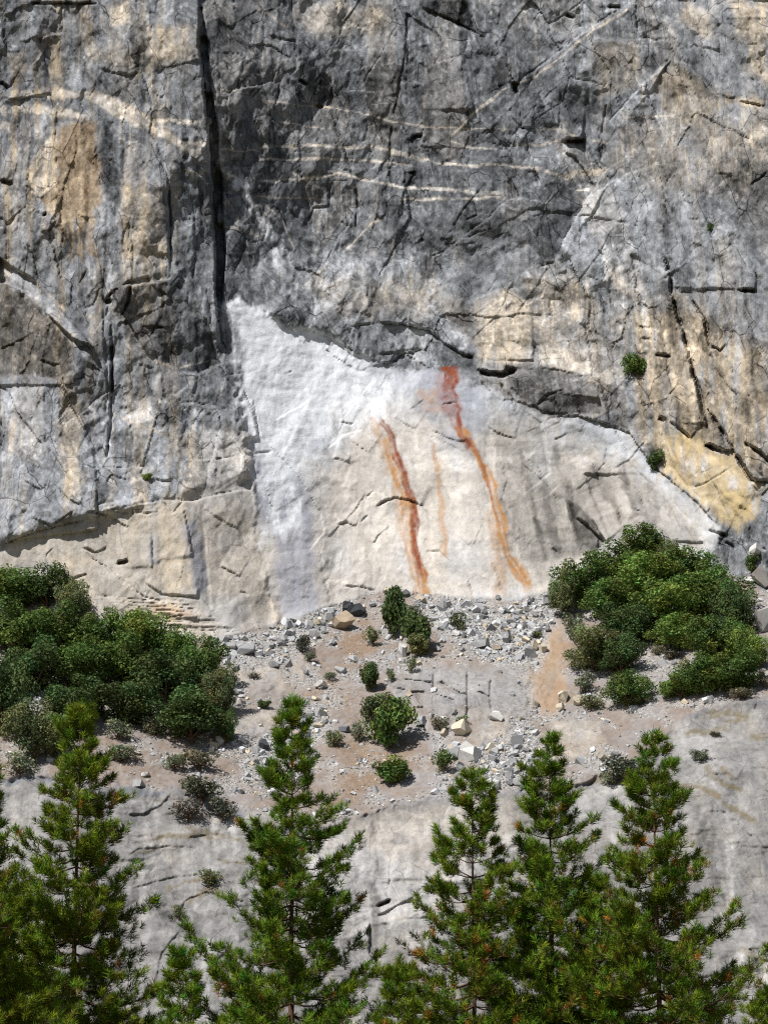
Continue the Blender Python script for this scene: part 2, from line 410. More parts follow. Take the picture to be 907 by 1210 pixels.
tone(tanpatch, 0.44, 4, .15); stain('orange', tanpatch, 0.12, 5, .4, 69, sx=6, sy=40); stain('tan', tanpatch, 0.9, 4, .3, 70, sx=8, sy=40)
pale = tl('A', '88,610 140,495 190,460 200,560 180,660 140,690')
tone(pale, 0.6, 3, .1); stain('tan', pale, 0.6, 4, .2)
for s, w in (('240,760 240,907', 3), ('262,770 265,900', 3), ('300,740 300,880', 3), ('215,790 225,860', 3)):
    streak('tone', tl('A', s), w, .26, 1.5, .3)
tone(tl('A', '350,420 400,420 410,640 400,760 360,660 345,560'), 0.20, 5, .2, sx=5, sy=40)
tone(tl('A', '430,450 570,560 590,860 560,900 430,880'), 0.38, 6, .6, 71, sx=4, sy=50)
stain('tan', tl('A', '430,640 570,640 590,880 430,900'), 0.45, 6, .8, 72, sx=5, sy=20)
tone(tl('A', '600,560 720,560 740,820 690,800 640,640'), 0.36, 5, .5, 73, sx=4, sy=40)
tone(tl('A', '0,600 90,650 160,800 140,907 0,907'), 0.33, 8, .5, sx=8, sy=8)
tone(tl('A', '40,390 110,390 120,480 80,540 40,500'), 0.26, 6, .4, sx=4, sy=30)
# left, middle height
tone([(0, 335), (30, 345), (85, 400), (88, 440), (65, 448), (0, 440)], 0.27, 5, .35, 74, sx=4, sy=40)
stain('tan', [(0, 335), (30, 345), (85, 400), (88, 440), (65, 448), (0, 440)], 0.45, 6, .3)
streak('tone', [(0, 312), (30, 335), (60, 365), (85, 395), (110, 415)], 16, .56, 4, .3)
streak('tan', [(62, 395), (72, 430), (85, 480), (90, 580)], 18, .55, 6, .7, 75, sx=4, sy=40)
tone([(130, 340), (200, 330), (245, 380), (260, 430), (235, 442), (205, 440), (175, 420), (140, 390)], 0.26, 10, .3)
tone([(85, 300), (120, 300), (122, 470), (100, 480), (90, 400)], 0.36, 6, .4, sx=5, sy=40)
tone([(130, 510), (170, 515), (165, 548), (135, 545)], 0.34, 5, .2)
tone([(170, 440), (220, 470), (230, 500), (190, 505), (175, 470)], 0.37, 7, .3)
tone([(230, 495), (280, 500), (280, 512), (250, 510)], 0.38, 5, .2)
stain('tan', [(200, 510), (300, 510), (300, 600), (230, 600)], 0.35, 12, .6, 76, sx=10, sy=40)
stain('tan', [(70, 500), (95, 500), (98, 590), (75, 590)], 0.6, 6, .8, 77, sx=4, sy=50)
streak('blue', [(222, 612), (232, 660), (240, 710)], 14, .6, 6, .4); streak('tone', [(222, 612), (232, 660), (240, 710)], 12, .52, 6, .4)
streak('blue', [(180, 630), (182, 670)], 6, .5, 3, .3)
streak('tone', [(262, 500), (266, 620), (268, 690)], 6, .62, 4, .4)
stain('tan', [(190, 600), (215, 600), (232, 690), (205, 705), (185, 690)], 0.7, 7, .3)
stain('tan', [(60, 655), (110, 660), (105, 700), (60, 690)], 0.7, 9, .4)
stain('tan', [(150, 710), (240, 715), (250, 750), (140, 740)], 0.65, 8, .6, 78, sx=9, sy=4)
stain('orange', [(180, 715), (225, 722), (225, 732), (182, 730)], 0.3, 4, .5)
# water runs: dark and pale, in the places where the wall shows them
def runs(n, x0, x1, y0, y1, l0, l1, w0, w1, v0, v1, leanx, seed, name='tone'):
    q = np.random.default_rng(seed)
    for i in range(n):
        x = q.uniform(x0, x1); y = q.uniform(y0, y1); L = q.uniform(l0, l1)
        run(name, [(x, y), (x + leanx * L * .5 + q.normal(0, 1.5), y + L * .5), (x + leanx * L, y + L)], q.uniform(w0, w1) * 1.15, q.uniform(v0, v1) * (.75 if name == 'tone' else 1), seed * 50 + i)
runs(18, 740, 907, 330, 490, 40, 110, 4, 11, -.24, -.10, .16, 1)
runs(11, 745, 907, 340, 500, 30, 90, 3, 8, .10, .24, .16, 2)
runs(18, 100, 235, 20, 360, 40, 130, 3, 9, -.20, -.08, 0, 3)
runs(14, 10, 235, 0, 380, 30, 110, 3, 8, .10, .22, 0, 4)
runs(9, 10, 235, 0, 380, 30, 110, 4, 9, .3, .6, 0, 5, 'tan')
runs(14, 600, 790, 10, 260, 30, 90, 4, 10, -.18, -.08, .06, 6)
runs(9, 620, 800, 10, 330, 30, 80, 3, 8, .08, .18, .06, 7)
runs(12, 260, 600, 0, 300, 40, 110, 5, 12, -.14, -.06, 0, 8)
runs(11, 300, 640, 470, 640, 40, 110, 4, 12, -.12, -.05, .05, 9)
runs(9, 330, 640, 450, 620, 40, 120, 3, 8, .05, .12, .05, 10)
runs(11, 600, 800, 520, 610, 30, 80, 4, 9, -.20, -.08, .2, 11)
runs(11, 0, 300, 470, 680, 30, 90, 4, 10, -.16, -.06, .03, 12)
runs(8, 60, 300, 480, 650, 30, 90, 4, 9, .25, .5, .03, 13, 'tan')
runs(9, 640, 720, 320, 440, 20, 60, 3, 8, .10, .22, .1, 14)
runs(18, 0, 907, 950, 1180, 30, 110, 3, 9, -.12, -.05, .03, 15)
runs(18, 0, 907, 950, 1180, 30, 110, 3, 9, .05, .14, .03, 16)
# pale dikes crossing the dark wall
DIKES = [('B', '0,340 150,360 300,380 450,410 600,440 907,445', 1.6, .55), ('B', '50,425 130,428 250,450', 1.6, .6),
         ('B', '0,512 200,505 420,508 520,535 650,568 800,570 907,576', 4.2, .62), ('B', '470,520 530,545 600,560', 7, .62), ('B', '0,553 250,550 450,560 560,580', 2.6, .6),
         ('B', '0,625 150,620 300,602 450,638 600,655 880,672', 3.8, .66), ('B', '500,690 620,690 880,682', 3, .6), ('B', '0,672 120,685 250,690', 2, .5),
         ('B', '660,490 760,390 860,310 960,270 1060,195 1110,155 1190,95 1280,40 1320,10', 3.2, .60), ('B', '310,870 400,780 440,755', 2.4, .6),
         ('C', '0,577 90,580 200,610 370,588', 5, .6), ('C', '0,500 110,500 190,490', 2, .55), ('C', '110,450 190,450 300,490 360,495', 2.4, .58),
         ('C', '240,655 290,660', 3.5, .85), ('C', '200,600 260,590 330,600', 6, .62), ('B', '670,490 750,508 840,515', 2, .6),
         ('A', '760,520 907,520', 2, .5), ('A', '760,590 830,620 860,690 907,720', 3, .6), ('A', '770,780 860,800 907,820', 1.6, .5), ('B', '130,590 200,640 250,655', 2.5, .55),
         ('D', '0,20 60,50 140,110 230,200', 3, .55), ('D', '500,350 600,400 740,370', 1.6, .5), ('D', '390,560 480,590 600,640', 2.5, .6), ('A', '760,310 880,325', 1.4, .5),
         ('B', '0,20 60,60 120,90', 3, .5), ('B', '20,690 100,760 140,860', 2, .6), ('E', '160,120 260,30', 2, .6), ('C', '400,410 520,400 700,395', 1.4, .55)]
for t, s, w, v in DIKES:
    p = tl(t, s)
    for fld, vv, ww in ((TONE, v + .05, w * .85), (F['tan'], .45, w + .6)):
        r, c = window(p, w + 12)
        d, _, t = line_dist(CX[r, c], CY[r, c] + warp2[r, c] * 1.5, p)
        wv = ww * (.35 + 1.1 * vnoise(PX[r, c] / 11, PY[r, c] / 8, 79))
        put(fld, (r, c, sstep(wv * .5 + .9, wv * .5 - .5, d) * sstep(0, .06, t) * sstep(1, .94, t)), vv, .75, 80, sx=8, sy=4)
for i in range(26):                          # faint lesser veins
    x0 = rng.uniform(240, 640); y0 = rng.uniform(60, 330); L = rng.uniform(20, 90); a = rng.normal(0.12, 0.2)
    streak('tone', [(x0, y0), (x0 + L / 2, y0 + L / 2 * a + rng.normal(0, 3)), (x0 + L, y0 + L * a)], 1.2, rng.uniform(.42, .55), 1, .8, 81, sx=7, sy=5)
# slab below the talus, talus ground
below = sstep(-6, 14, PY - talus_bot[None, :] - n_edge * 16 - RAG * 12)
TONE = TONE * (1 - below) + below * (0.47 + 0.10 * n1 + .06 * n2)
F['tan'] = np.where(below > .5, 0.30 + 0.25 * np.clip(n2, 0, 1), F['tan'])
dg = fbm((PX + PY * 1.2) / 90, (PY + .45 * PX) / 9, 160, 3)
TONE += below * (.06 * dg + .05 * st1)
tone([(560, 960), (1800, 1100), (1800, 1500), (560, 1500)], 0.44, 30, .3)
tone([(820, 850), (1000, 830), (1000, 960), (900, 950)], 0.47, 15, .3)
tone([(330, 985), (480, 965), (600, 940), (600, 1000), (480, 1100), (340, 1120)], 0.62, 20, .5)
stain('tan', [(400, 965), (600, 935), (640, 960), (520, 1020), (420, 1000)], 0.5, 12, .6)
stain('tan', [(620, 860), (700, 840), (720, 900), (640, 930)], 0.4, 12, .6)
for k in range(40):                          # water runs on the slab
    x0 = rng.uniform(150, 907); y0 = rng.uniform(940, 1150); L = rng.uniform(30, 90)
    streak('tone', [(x0, y0), (x0 + rng.normal(0, 4), y0 + L)], rng.uniform(3, 9), rng.choice([.36, .6]), 4, .6, 82, sx=4, sy=30)
tal = np.minimum(wt, 1 - below)
F['soil'] += tal * 0.72
F['tan'] *= (1 - tal * .8); F['smooth'] *= 1 - tal
TONE = TONE * (1 - tal) + tal * (0.60 + .12 * n2)
# grey gravel fans on the talus
FANS = [([(253, 757), (300, 745), (370, 722), (440, 700), (400, 735), (375, 760), (340, 790), (310, 800), (265, 790)], .8),
        ([(480, 696), (540, 704), (600, 712), (650, 700), (660, 690), (655, 730), (640, 790), (625, 850), (640, 900), (620, 935), (560, 925), (560, 890), (600, 860), (600, 800), (560, 775), (520, 755), (500, 725)], 1.0),
        ([(365, 800), (385, 800), (390, 840), (385, 880), (360, 890), (350, 850)], .9),
        ([(280, 870), (330, 865), (370, 890), (340, 930), (280, 935)], .85),
        ([(440, 960), (500, 935), (560, 930), (600, 940), (500, 950)], .6), ([(240, 860), (300, 870), (290, 900), (230, 890)], .5),
        ([(420, 720), (440, 705), (470, 715), (430, 745)], .4), ([(380, 900), (450, 890), (480, 920), (400, 940)], .5), ([(750, 760), (800, 770), (790, 830), (755, 830)], .55)]
for p, v in FANS:
    put(F['gravel'], mask_poly(p, 8), v, .35, 83, sx=12, sy=12)
F['gravel'] *= np.clip(tal * 1.2, 0, 1)
# bare bedrock showing through the talus
BEDROCK = [[(462, 800), (500, 793), (555, 790), (600, 785), (625, 790), (622, 845), (590, 850), (560, 850), (520, 845), (480, 838), (465, 825)],
           [(302, 782), (335, 782), (340, 815), (300, 822)], [(278, 845), (325, 838), (330, 862), (300, 872), (275, 868)], [(283, 795), (297, 795), (296, 815), (281, 812)],
           [(560, 845), (600, 842), (602, 875), (565, 878)], [(345, 780), (365, 782), (362, 812), (345, 810)], [(655, 855), (710, 850), (715, 890), (650, 905)], [(620, 790), (650, 795), (640, 830), (622, 825)]]
for i, p in enumerate(BEDROCK):
    put(F['soil'], mask_poly(p, 8), 0.12, .4, 90 + i); put(F['gravel'], mask_poly(p, 8), 0.10, .4, 90 + i)
    tone(p, .50 if i in (0,) else .58, 10, .4); stain('tan', p, .25 if i == 0 else .6, 8, .6)
    put(F['smooth'], mask_poly(p, 5), 1.0)
    r, c, m = mask_poly(p, 8); REL[r, c] += 0.7 * m
orange_soil = tl('I', '130,430 165,395 205,395 220,480 190,560 215,640 160,720 110,700 85,560 90,480')
put(F['soil'], mask_poly(orange_soil, 6), 0.35, .3, 84); stain('orange', orange_soil, 0.40, 10, .8, 85, sx=9, sy=14); stain('tan', orange_soil, 0.7, 7, .3)
put(F['soil'], mask_poly([(700, 880), (740, 850), (770, 855), (760, 880), (720, 915), (690, 915)], 8), .7, .4)
stain('orange', blob(640, 770, 10, 12), .2, 6, .5)
for p in ([(345, 810), (400, 800), (410, 835), (360, 832)], [(400, 880), (470, 880), (500, 900), (420, 945), (380, 970), (400, 930)], [(400, 740), (440, 730), (440, 790), (400, 800)]):
    put(F['soil'], mask_poly(p, 8), 1.0, .2); put(F['gravel'], mask_poly(p, 8), .12, .2); put(F['rust'], mask_poly(p, 8), .10, .3)
# dry grass on the ledges of the slab
for p, w in (([(832, 848), (860, 842), (880, 848), (850, 858)], 9), ([(805, 868), (850, 862), (870, 862)], 6), ([(830, 900), (845, 920), (880, 935)], 5), ([(690, 922), (830, 930), (870, 960), (907, 980)], 6),
             ([(180, 990), (230, 985), (262, 990)], 3), ([(215, 1070), (250, 1050), (285, 1065)], 4), ([(215, 975), (262, 985), (290, 995)], 3), ([(820, 1005), (848, 1008)], 2.5), ([(850, 905), (870, 920)], 3),
             ([(885, 870), (907, 868)], 7), ([(255, 1015), (290, 1018)], 2.5), ([(150, 1010), (190, 1000)], 2.5), ([(870, 1118), (907, 1140)], 3), ([(195, 1050), (235, 1040), (270, 1035)], 2.5)):
    streak('grass', p, w, .75, 2.5, .8, 86, sx=4, sy=3)

# ------------------------------------------------------------------ relief: joints, flakes, roofs (traced), then fracture blocks
# step > 0 : the left side of a downward stroke, or the lower side of a rightward stroke, stands proud
cr('A', '686,-40 690,120 697,220 710,340 720,430 727,560 735,700 745,830 750,907 748,1000 755,1080 762,1180 768,1240', 3, 1.2, 2.1, 90)
cr('A', '694,30 700,120 708,220 722,340 734,430 745,560 752,700 758,830 762,907 758,1000 762,1080', 15, 2.6)
cr('A', '440,170 480,240 505,290 520,350 530,410 515,460 545,500 560,560 580,620 585,750 590,870 588,960', 2, .9, .5, 40)
cr('A', '580,620 586,740 590,870', 3.5, 1.3, .5, 25)
cr('A', '345,235 385,250 450,262 485,255', 2.5, .8, -.5, 25)
cr('A', '310,235 380,190 440,170', 1.5, .5, .4, 30)
cr('A', '85,640 120,665 140,690', 3, 1, -.6, 25)
cr('A', '140,800 165,805 195,770', 2.5, .9, -.4, 20)
for s in ('660,680 655,760', '670,740 675,890', '697,660 697,790', '545,0 540,45', '590,0 585,50', '340,560 330,500 300,440', '345,640 340,560 320,500'):
    cr('A', s, 2, .8, .35, 15)
cr('A', '905,405 885,405 865,465 835,555 800,548', 2.6, 1, .5, 25)
cr('A', '870,150 907,155', 2, .9, -.4, 20)
for s, w in (('0,285 30,305', 7), ('5,625 45,635', 8), ('0,750 25,775', 4), ('110,8 330,12', 3.5), ('150,745 160,740', 4)): cr('A', s, w, 1.5, -.6, 25)
cr('A', '0,640 60,650 130,720 160,800', 1.5, .5, .4, 30)
# centre
cr('B', '0,150 70,165 125,200', 2.8, 1, -.6, 30); cr('B', '50,118 100,135 150,140', 2.6, 1, -.5, 25)
cr('B', '115,245 145,235', 4, 1.2, -.5, 15); cr('B', '125,-20 140,120 150,230 185,290 195,360 205,480', 1.6, .6, .4, 30)
cr('B', '155,275 185,290', 4.5, 1.4, -.5, 14); cr('B', '200,362 255,375', 3.6, 1.2, -.9, 25)
cr('B', '255,375 265,400 300,480 330,580 355,680 350,800', 2.6, 1.1, .5, 30)
cr('B', '465,0 525,130 515,230 500,310 485,380 468,480 468,570 480,640 490,720', 2.4, 1, .45, 45)
cr('B', '485,385 500,410 535,480', 2, .9, .35, 18); cr('B', '535,480 560,470 580,465', 4, 1.3, -.8, 18)
cr('B', '520,600 555,600', 3.5, 1.2, -.5, 15); cr('B', '555,602 520,650 512,720', 2.5, 1, .4, 20); cr('B', '460,640 455,740 430,760', 2.6, 1, .3, 20)
cr('B', '575,30 620,100 655,160 700,200', 1.6, .7, .45, 40); cr('B', '575,25 640,50 740,100 800,135', 2.5, .9, -.9, 35)
cr('B', '820,130 850,190 895,280', 3, 1.1, -.5, 25); cr('B', '800,150 830,240 855,300', 2, .8, .3, 15)
for s in ('500,320 530,280 550,265', '510,315 550,308 580,300', '630,320 660,310 675,250', '65,430 72,500', '190,765 210,720', '705,740 712,700', '735,760 775,745', '650,560 665,640', '600,490 605,520'):
    cr('B', s, 1.8, .7, .3, 18)
cr('B', '0,440 10,405 60,400 75,370 105,250', 2.4, .9, .4, 25); cr('B', '205,720 262,715', 2.5, 1, -.4, 15); cr('B', '262,715 262,640', 1.6, .7)
cr('B', '700,835 800,760 870,695 907,680', 1.5, .5, .9, 55)
cr('B', '340,600 345,520', 1.3, .5); cr('B', '205,480 205,560', 1.2, .5)
# upper right
cr('C', '0,180 10,230 25,285', 3, 1.2, .5, 20); cr('C', '22,288 48,290', 4, 1.5, -.9, 20); cr('C', '30,290 40,325', 6, 1.6)
cr('C', '45,330 50,400 55,440', 2, .9); cr('C', '55,444 92,446', 3.5, 1.2, -.6, 12); cr('C', '60,450 75,510 95,580 115,630', 2.8, 1.1, .5, 25)
cr('C', '196,490 230,487 268,490', 7, 1.8, -1.6, 25); cr('C', '200,500 205,530 240,545 270,580 310,650', 3, 1, -.8, 20)
cr('C', '160,907 220,800 280,690 350,640 450,590 520,565 600,575', 1.2, .4, 1.3, 80)
cr('C', '440,600 440,680 500,750 560,800', 2, .7, .4, 30); cr('C', '320,865 350,900', 2.6, .9, .3, 12)
cr('C', '480,280 495,350 540,430 560,460 620,490', 2, .8, .35, 25); cr('C', '500,365 540,430', 3, 1); cr('C', '590,480 622,492', 3, 1, -.3, 10)
cr('C', '450,-10 455,100 465,180 468,260', 2, .7, .35, 30); cr('C', '355,425 400,380 470,290 570,205', 1.0, .3, 1.1, 60)
cr('C', '570,205 640,230 700,300 735,370 700,440', .8, .2, .4, 45)
cr('C', '20,298 60,272 150,203 210,158 290,98 380,43 420,13', 1.4, .5, .5, 35)
for s in ('690,540 720,610', '755,560 785,600', '600,650 640,740 680,850', '700,740 770,880', '530,600 550,700 570,800', '645,840 660,795', '240,100 270,92', '350,350 330,470 340,540', '190,300 185,440', '320,430 330,560'):
    cr('C', s, 1.7, .7, .35, 25)
for s, w in (('210,50 238,62', 5), ('355,22 392,25', 4.5), ('850,640 900,600', 2), ('800,350 900,370', 2)): cr('C', s, w, 1.2, -.4, 20)
# left, middle
cr('D', '360,0 355,160 362,290 372,450 365,560', 2, .9, .35, 25); cr('D', '385,250 388,400 382,560 372,700', 4, 1.7, .6, 25)
cr('D', '360,160 400,120 450,95 510,80 530,110 590,150', 3, 1.2, -.7, 30); cr('D', '450,110 440,170 425,210', 4.5, 1.4, .5, 15); cr('D', '362,165 385,160', 7, 1.3)
cr('D', '300,55 280,100 295,190 325,180 345,120', 2.2, .9, .4, 15); cr('D', '750,20 748,180', 3, 1.2, .5, 14)
for s in ('650,125 650,165', '672,0 668,80', '610,20 640,110', '715,120 730,240', '250,110 245,180'): cr('D', s, 2.2, .9, .3, 15)
cr('D', '495,250 585,255', 2.6, 1, -.6, 20); cr('D', '500,380 505,430 530,490 570,560', 2, .7, .4, 25); cr('D', '140,365 185,380 210,380', 2.6, .9, -.7, 20)
cr('D', '185,385 215,450 260,550 290,610', 2, .7, -.7, 40); cr('D', '0,330 50,305 60,420', 2, .8, -.6, 20)
cr('D', '0,455 30,475 60,550 130,640 150,660', 2, .8, -.8, 35); cr('D', '750,380 800,450 830,480', 2.2, .8, .5, 25); cr('D', '840,470 870,530 900,640', 1.8, .7, .6, 35)
cr('D', '590,660 650,710 715,712 890,690', 1.6, .6, .3, 20); cr('D', '450,870 560,850 660,855 760,830 880,810', 2, .8, .5, 25)
cr('D', '300,740 400,740 470,735 600,745', 1.6, .6, .4, 25); cr('D', '530,775 560,785 590,785', 2.2, .9, -.4, 12)
cr('D', '70,770 110,800 150,820', 2.4, .8, -.5, 20); cr('D', '190,800 240,850 280,870', 2.4, .8, -.5, 20); cr('D', '560,850 600,900 640,850', 2, .8, .4, 15)
cr('D', '150,660 190,700 230,760', 1.3, .5, -.3, 20); cr('D', '450,860 460,900', 2.5, 1); cr('D', '300,860 330,840', 2, .8)
for i in range(9): cr('D', '%d,%d %d,%d' % (340 + i * 22, 868 + (i * 37) % 28, 375 + i * 22, 860 + (i * 53) % 40), 2, .7, .2, 6)
# scar and the ledge above it
cr('E', '0,185 60,205 130,240 240,280 300,305 340,330 430,370 480,385 560,400 640,412', 1.0, .3, -.4, 40)
cr('E', '430,238 520,243 600,262 660,310 700,335 750,360', 2.8, 1, -1.0, 30); cr('E', '430,345 520,335 580,325', 2, .8, -.5, 15)
cr('E', '520,345 560,370 610,400', 2.2, .8, -.5, 15); cr('E', '615,340 612,400', 1.6, .7); cr('E', '705,337 752,362', 3.5, 1.2, -.5, 15)
cr('E', '775,402 810,415 860,420 905,402', 8, 2.0, -1.2, 25); cr('E', '760,415 800,470 815,480 830,460', 2.4, 1, .3, 12); cr('E', '880,480 907,540', 2, .8)
cr('E', '415,872 450,855 490,840 530,850 590,875', 2.8, 1.1, -.6, 22); cr('E', '415,820 390,840', 2, .8, -.3, 10); cr('E', '275,705 330,715', 1.6, .6, -.3, 12)
cr('E', '300,578 345,590', 1.6, .6, -.2, 10); cr('E', '110,415 130,408', 2, .7); cr('E', '0,500 10,600 20,640', 2, .8, .4, 20)
cr('E', '0,690 60,685', 1.6, .6); cr('E', '650,520 700,515 700,545', 1.6, .6, -.2, 8); cr('E', '340,250 420,240', 2, .7, -.4, 18)
for s, st in (('800,590 840,620 907,640', -.4), ('610,610 690,645 740,650', -.4), ('330,640 400,690', -.25), ('480,560 560,610', -.3), ('540,540 590,500', -.2)): cr('E', s, 1.3, .4, st, 25)
cr('H', '295,60 320,50 350,65', 2.6, .9, -.4, 14); cr('H', '415,125 435,90 470,65', 1.6, .6, -.3, 18); cr('H', '310,270 370,275 420,290', 2, .7, -.3, 14); cr('H', '250,250 260,330', 1.2, .5)
cr('H', '370,50 395,25', 2, .7); cr('H', '590,150 640,150 680,190', 1.8, .6, -.3, 15); cr('H', '740,250 760,320', 1.4, .5, .3, 15); cr('H', '170,310 190,312', 2, .7); cr('H', '690,90 740,130', 1.4, .4, -.2, 12)
# right-hand wall
cr('F', '545,0 570,90 575,150 610,260 640,380 680,520 700,620', 5, 1.6, 1.2, 35); cr('F', '640,150 690,240 705,320 740,340 760,320', 4, 1.3, .8, 22)
cr('F', '705,330 720,390 780,470 800,490', 2, .8, -.5, 25); cr('F', '700,540 760,630 810,720 850,780 907,790', 5.5, 1.8, -1.2, 35)
cr('F', '600,130 640,128', 4.5, 1.3, -.8, 14); cr('F', '640,130 720,124 800,122', 1.5, .6, -.4, 25); cr('F', '798,124 865,128', 5.5, 1.7, -1.2, 18); cr('F', '797,130 800,260', 2.6, 1, -.3, 20)
cr('F', '775,-20 795,110', 2.2, .9, .4, 20); cr('F', '820,190 850,260 890,350', 2, .8, .4, 25); cr('F', '685,655 730,675 785,682', 7, 2.0, -1.5, 20); cr('F', '825,655 880,690 910,722', 5, 1.6, -.9, 20)
cr('F', '530,562 550,580', 7, 1.6, -.5, 10); cr('F', '570,582 605,610 640,640', 4.5, 1.4, -.9, 18); cr('F', '565,490 600,450', 3, 1, .4, 15); cr('F', '518,350 567,354', 4.5, 1.4, -.9, 15)
cr('F', '415,430 430,510', 2.4, .9, .3, 15); cr('F', '330,150 345,220 380,240', 2.4, .9, .3, 15); cr('F', '215,10 250,90 290,160 290,260', 2.2, .8, .5, 25); cr('F', '380,235 400,250', 6, 1.4)
cr('F', '345,430 415,470 500,520 530,560', 1.8, .7, .4, 20); cr('F', '460,250 500,255', 3, 1, -.5, 10); cr('F', '460,290 500,292', 2, .8, -.3, 10)
for s in ('460,250 462,390', '520,150 515,350', '600,345 625,345', '590,250 600,340', '640,480 680,600', '590,450 640,480 680,540', '540,600 545,760', '760,320 790,440 800,560', '850,350 860,520', '720,560 705,660',
          '330,20 350,120 380,230', '420,180 440,260', '480,20 500,150', '190,0 215,60', '150,150 160,240', '290,330 300,420', '860,300 907,420'): cr('F', s, 1.8, .7, .35, 18)
cr('F', '130,562 250,562 320,580 430,620 480,700 530,750 600,810 660,860 700,907 760,960', 2, .9, -.9, 35); cr('F', '20,380 60,378 180,400 270,420 330,450', 1.6, .6, -.3, 20)
cr('F', '110,520 140,490 200,470', 2.6, .9, -.5, 15); cr('F', '0,405 30,400', 5, 1.4); cr('F', '310,570 350,600 400,600', 2, .8)
for s in ('440,800 470,860 480,907', '430,880 460,890', '210,620 170,640', '180,560 190,580', '640,820 690,860', '300,720 330,800', '700,900 720,850'): cr('F', s, 2.2, .8, .3, 15)
cr('I', '240,30 290,70 330,110 350,130', 3, 1, -.9, 25); cr('I', '318,110 320,170', 2.5, 1, .5, 15); cr('I', '160,140 190,160', 1.8, .7); cr('I', '700,75 740,90 760,100', 6, 1.6, -.8, 15); cr('I', '760,120 790,140', 4, 1.2, -.5, 12)
cr('I', '840,60 845,130 907,150', 3, 1.2, .6, 15); cr('I', '380,0 400,60 470,100', 1.6, .6, .4, 20); cr('I', '480,20 500,70 540,110', 1.6, .6, .4, 20); cr('I', '570,0 600,80', 1.6, .6)
# cream slab at left
cr('G', '0,130 60,108 130,80 250,50 290,42', 2.4, .9, -.6, 40); cr('G', '630,0 645,60 670,170', 2, .6, .6, 30); cr('G', '525,90 530,210', 2, .6, .5, 25); cr('G', '165,215 165,160 185,140', 2, .8, .3, 12)
cr('G', '290,140 330,155 370,140', 2.6, 1, -.4, 12); cr('G', '405,192 440,184', 5, 1.5, -.6, 12); cr('G', '300,160 400,230 430,260 500,310 600,340 700,370', 2.2, .8, .6, 22)
for i in range(9):
    y = 300 + i * 13
    cr('G', '%d,%d %d,%d %d,%d' % (330 + i * 22, y + 4, 480 + i * 20, y + 18, 640 + i * 25, y + 26), 1.8, .7, rng.choice([-.3, .35, .4]), 9)
cr('G', '500,260 560,300 700,310', 1.8, .7, -.4, 14); cr('G', '540,370 640,380 740,376', 2.6, .9, -.4, 10); cr('G', '760,200 830,240', 1.6, .6, -.4, 20); cr('G', '260,245 300,230', 2, .8, -.3, 12)
cr('G', '100,30 180,60 260,10', 1.4, .5, -.5, 20); cr('G', '700,0 760,40 830,70', 1.2, .5, -.3, 20); cr('G', '830,290 860,300', 2, .7); cr('G', '300,10 380,30 450,70', 3, 1, -.5, 12); cr('G', '500,20 550,10', 3, 1)
# lower slab
for s in ('480,190 560,150 600,100', '440,330 480,300 650,290 680,300', '450,440 600,400 700,390', '600,570 640,480 720,450 860,490', '540,760 560,660 640,560', '740,330 780,350 830,345', '650,790 700,740', '640,260 760,250 830,280', '750,690 780,660', '450,190 520,175'):
    cr('J', s, 1.3, .3, -.32, 30)
cr('J', '445,185 510,178', 3, 1, -.4, 10); cr('K', '460,470 470,400 480,300', 3, .9, .5, 15); cr('K', '425,500 470,480', 5, 1.3, -.8, 15); cr('K', '400,560 405,700', 4, 1.2, .6, 15); cr('K', '560,460 490,500 420,540', 2, .7, .6, 25)
cr('K', '340,300 380,250 400,190', 1.6, .5, .4, 20); cr('K', '430,190 435,240', 1.6, .5); cr('K', '600,430 560,450', 1.5, .5)
for s in ('640,80 760,180 850,260 907,290', '700,0 740,60 800,110', '810,300 840,400 880,460', '830,640 907,690', '650,320 720,318', '560,20 640,60', '700,170 780,180', '760,260 800,330'):
    cr('L', s, 1.3, .3, -.3, 30)
# bedrock outcrop in the talus
for s in ('620,560 620,740', '738,570 740,720', '820,590 820,700', '500,640 600,640 700,670', '740,650 780,640 820,660', '510,590 620,610', '560,690 640,690', '480,620 560,650 600,700', '640,600 700,640 738,650'): cr('H', s, 3.2, .9, .35, 14)

# lesser joints, following the grain of each part of the wall
def joints(n, x0, x1, y0, y1, ang, sd, l0, l1, w, st, reach):
    for i in range(n):
        x = rng.uniform(x0, x1); y = rng.uniform(y0, y1); a = math.radians(rng.normal(ang, sd)); L = rng.uniform(l0, l1)
        k = rng.normal(0, .06) * L
        crack([(x, y), (x + L * .5 * math.cos(a) - k * math.sin(a), y + L * .5 * math.sin(a) + k * math.cos(a)), (x + L * math.cos(a), y + L * math.sin(a))],
              rng.uniform(.5, 1) * w, rng.uniform(.1, .5), rng.choice([-1, 1, 1]) * rng.uniform(.3, 1) * st, reach)
joints(34, 600, 920, -10, 470, 70, 5, 50, 170, 1.2, .4, 30)
joints(14, 600, 920, -10, 520, 6, 10, 10, 34, 1.6, -.5, 14)
joints(10, 560, 800, 60, 330, 128, 6, 40, 120, 1.0, .35, 35)
joints(26, -10, 235, -10, 470, 87, 4, 40, 130, 1.2, .4, 22)
joints(12, -10, 235, -10, 600, 45, 10, 30, 90, 1.0, .35, 30)
joints(8, -10, 235, -10, 470, 5, 12, 8, 26, 1.6, -.4, 12)
joints(24, 255, 600, -10, 340, 80, 7, 40, 130, 1.0, .3, 30)
joints(12, 255, 600, -10, 340, 12, 12, 10, 36, 1.4, -.4, 14)
joints(16, 300, 720, 300, 440, 28, 16, 14, 50, 1.3, -.4, 16)
joints(10, 620, 840, 490, 650, 55, 8, 30, 80, 1.0, -.25, 22)
joints(16, 0, 907, 930, 1210, 15, 18, 30, 110, 1.0, -.35, 26)
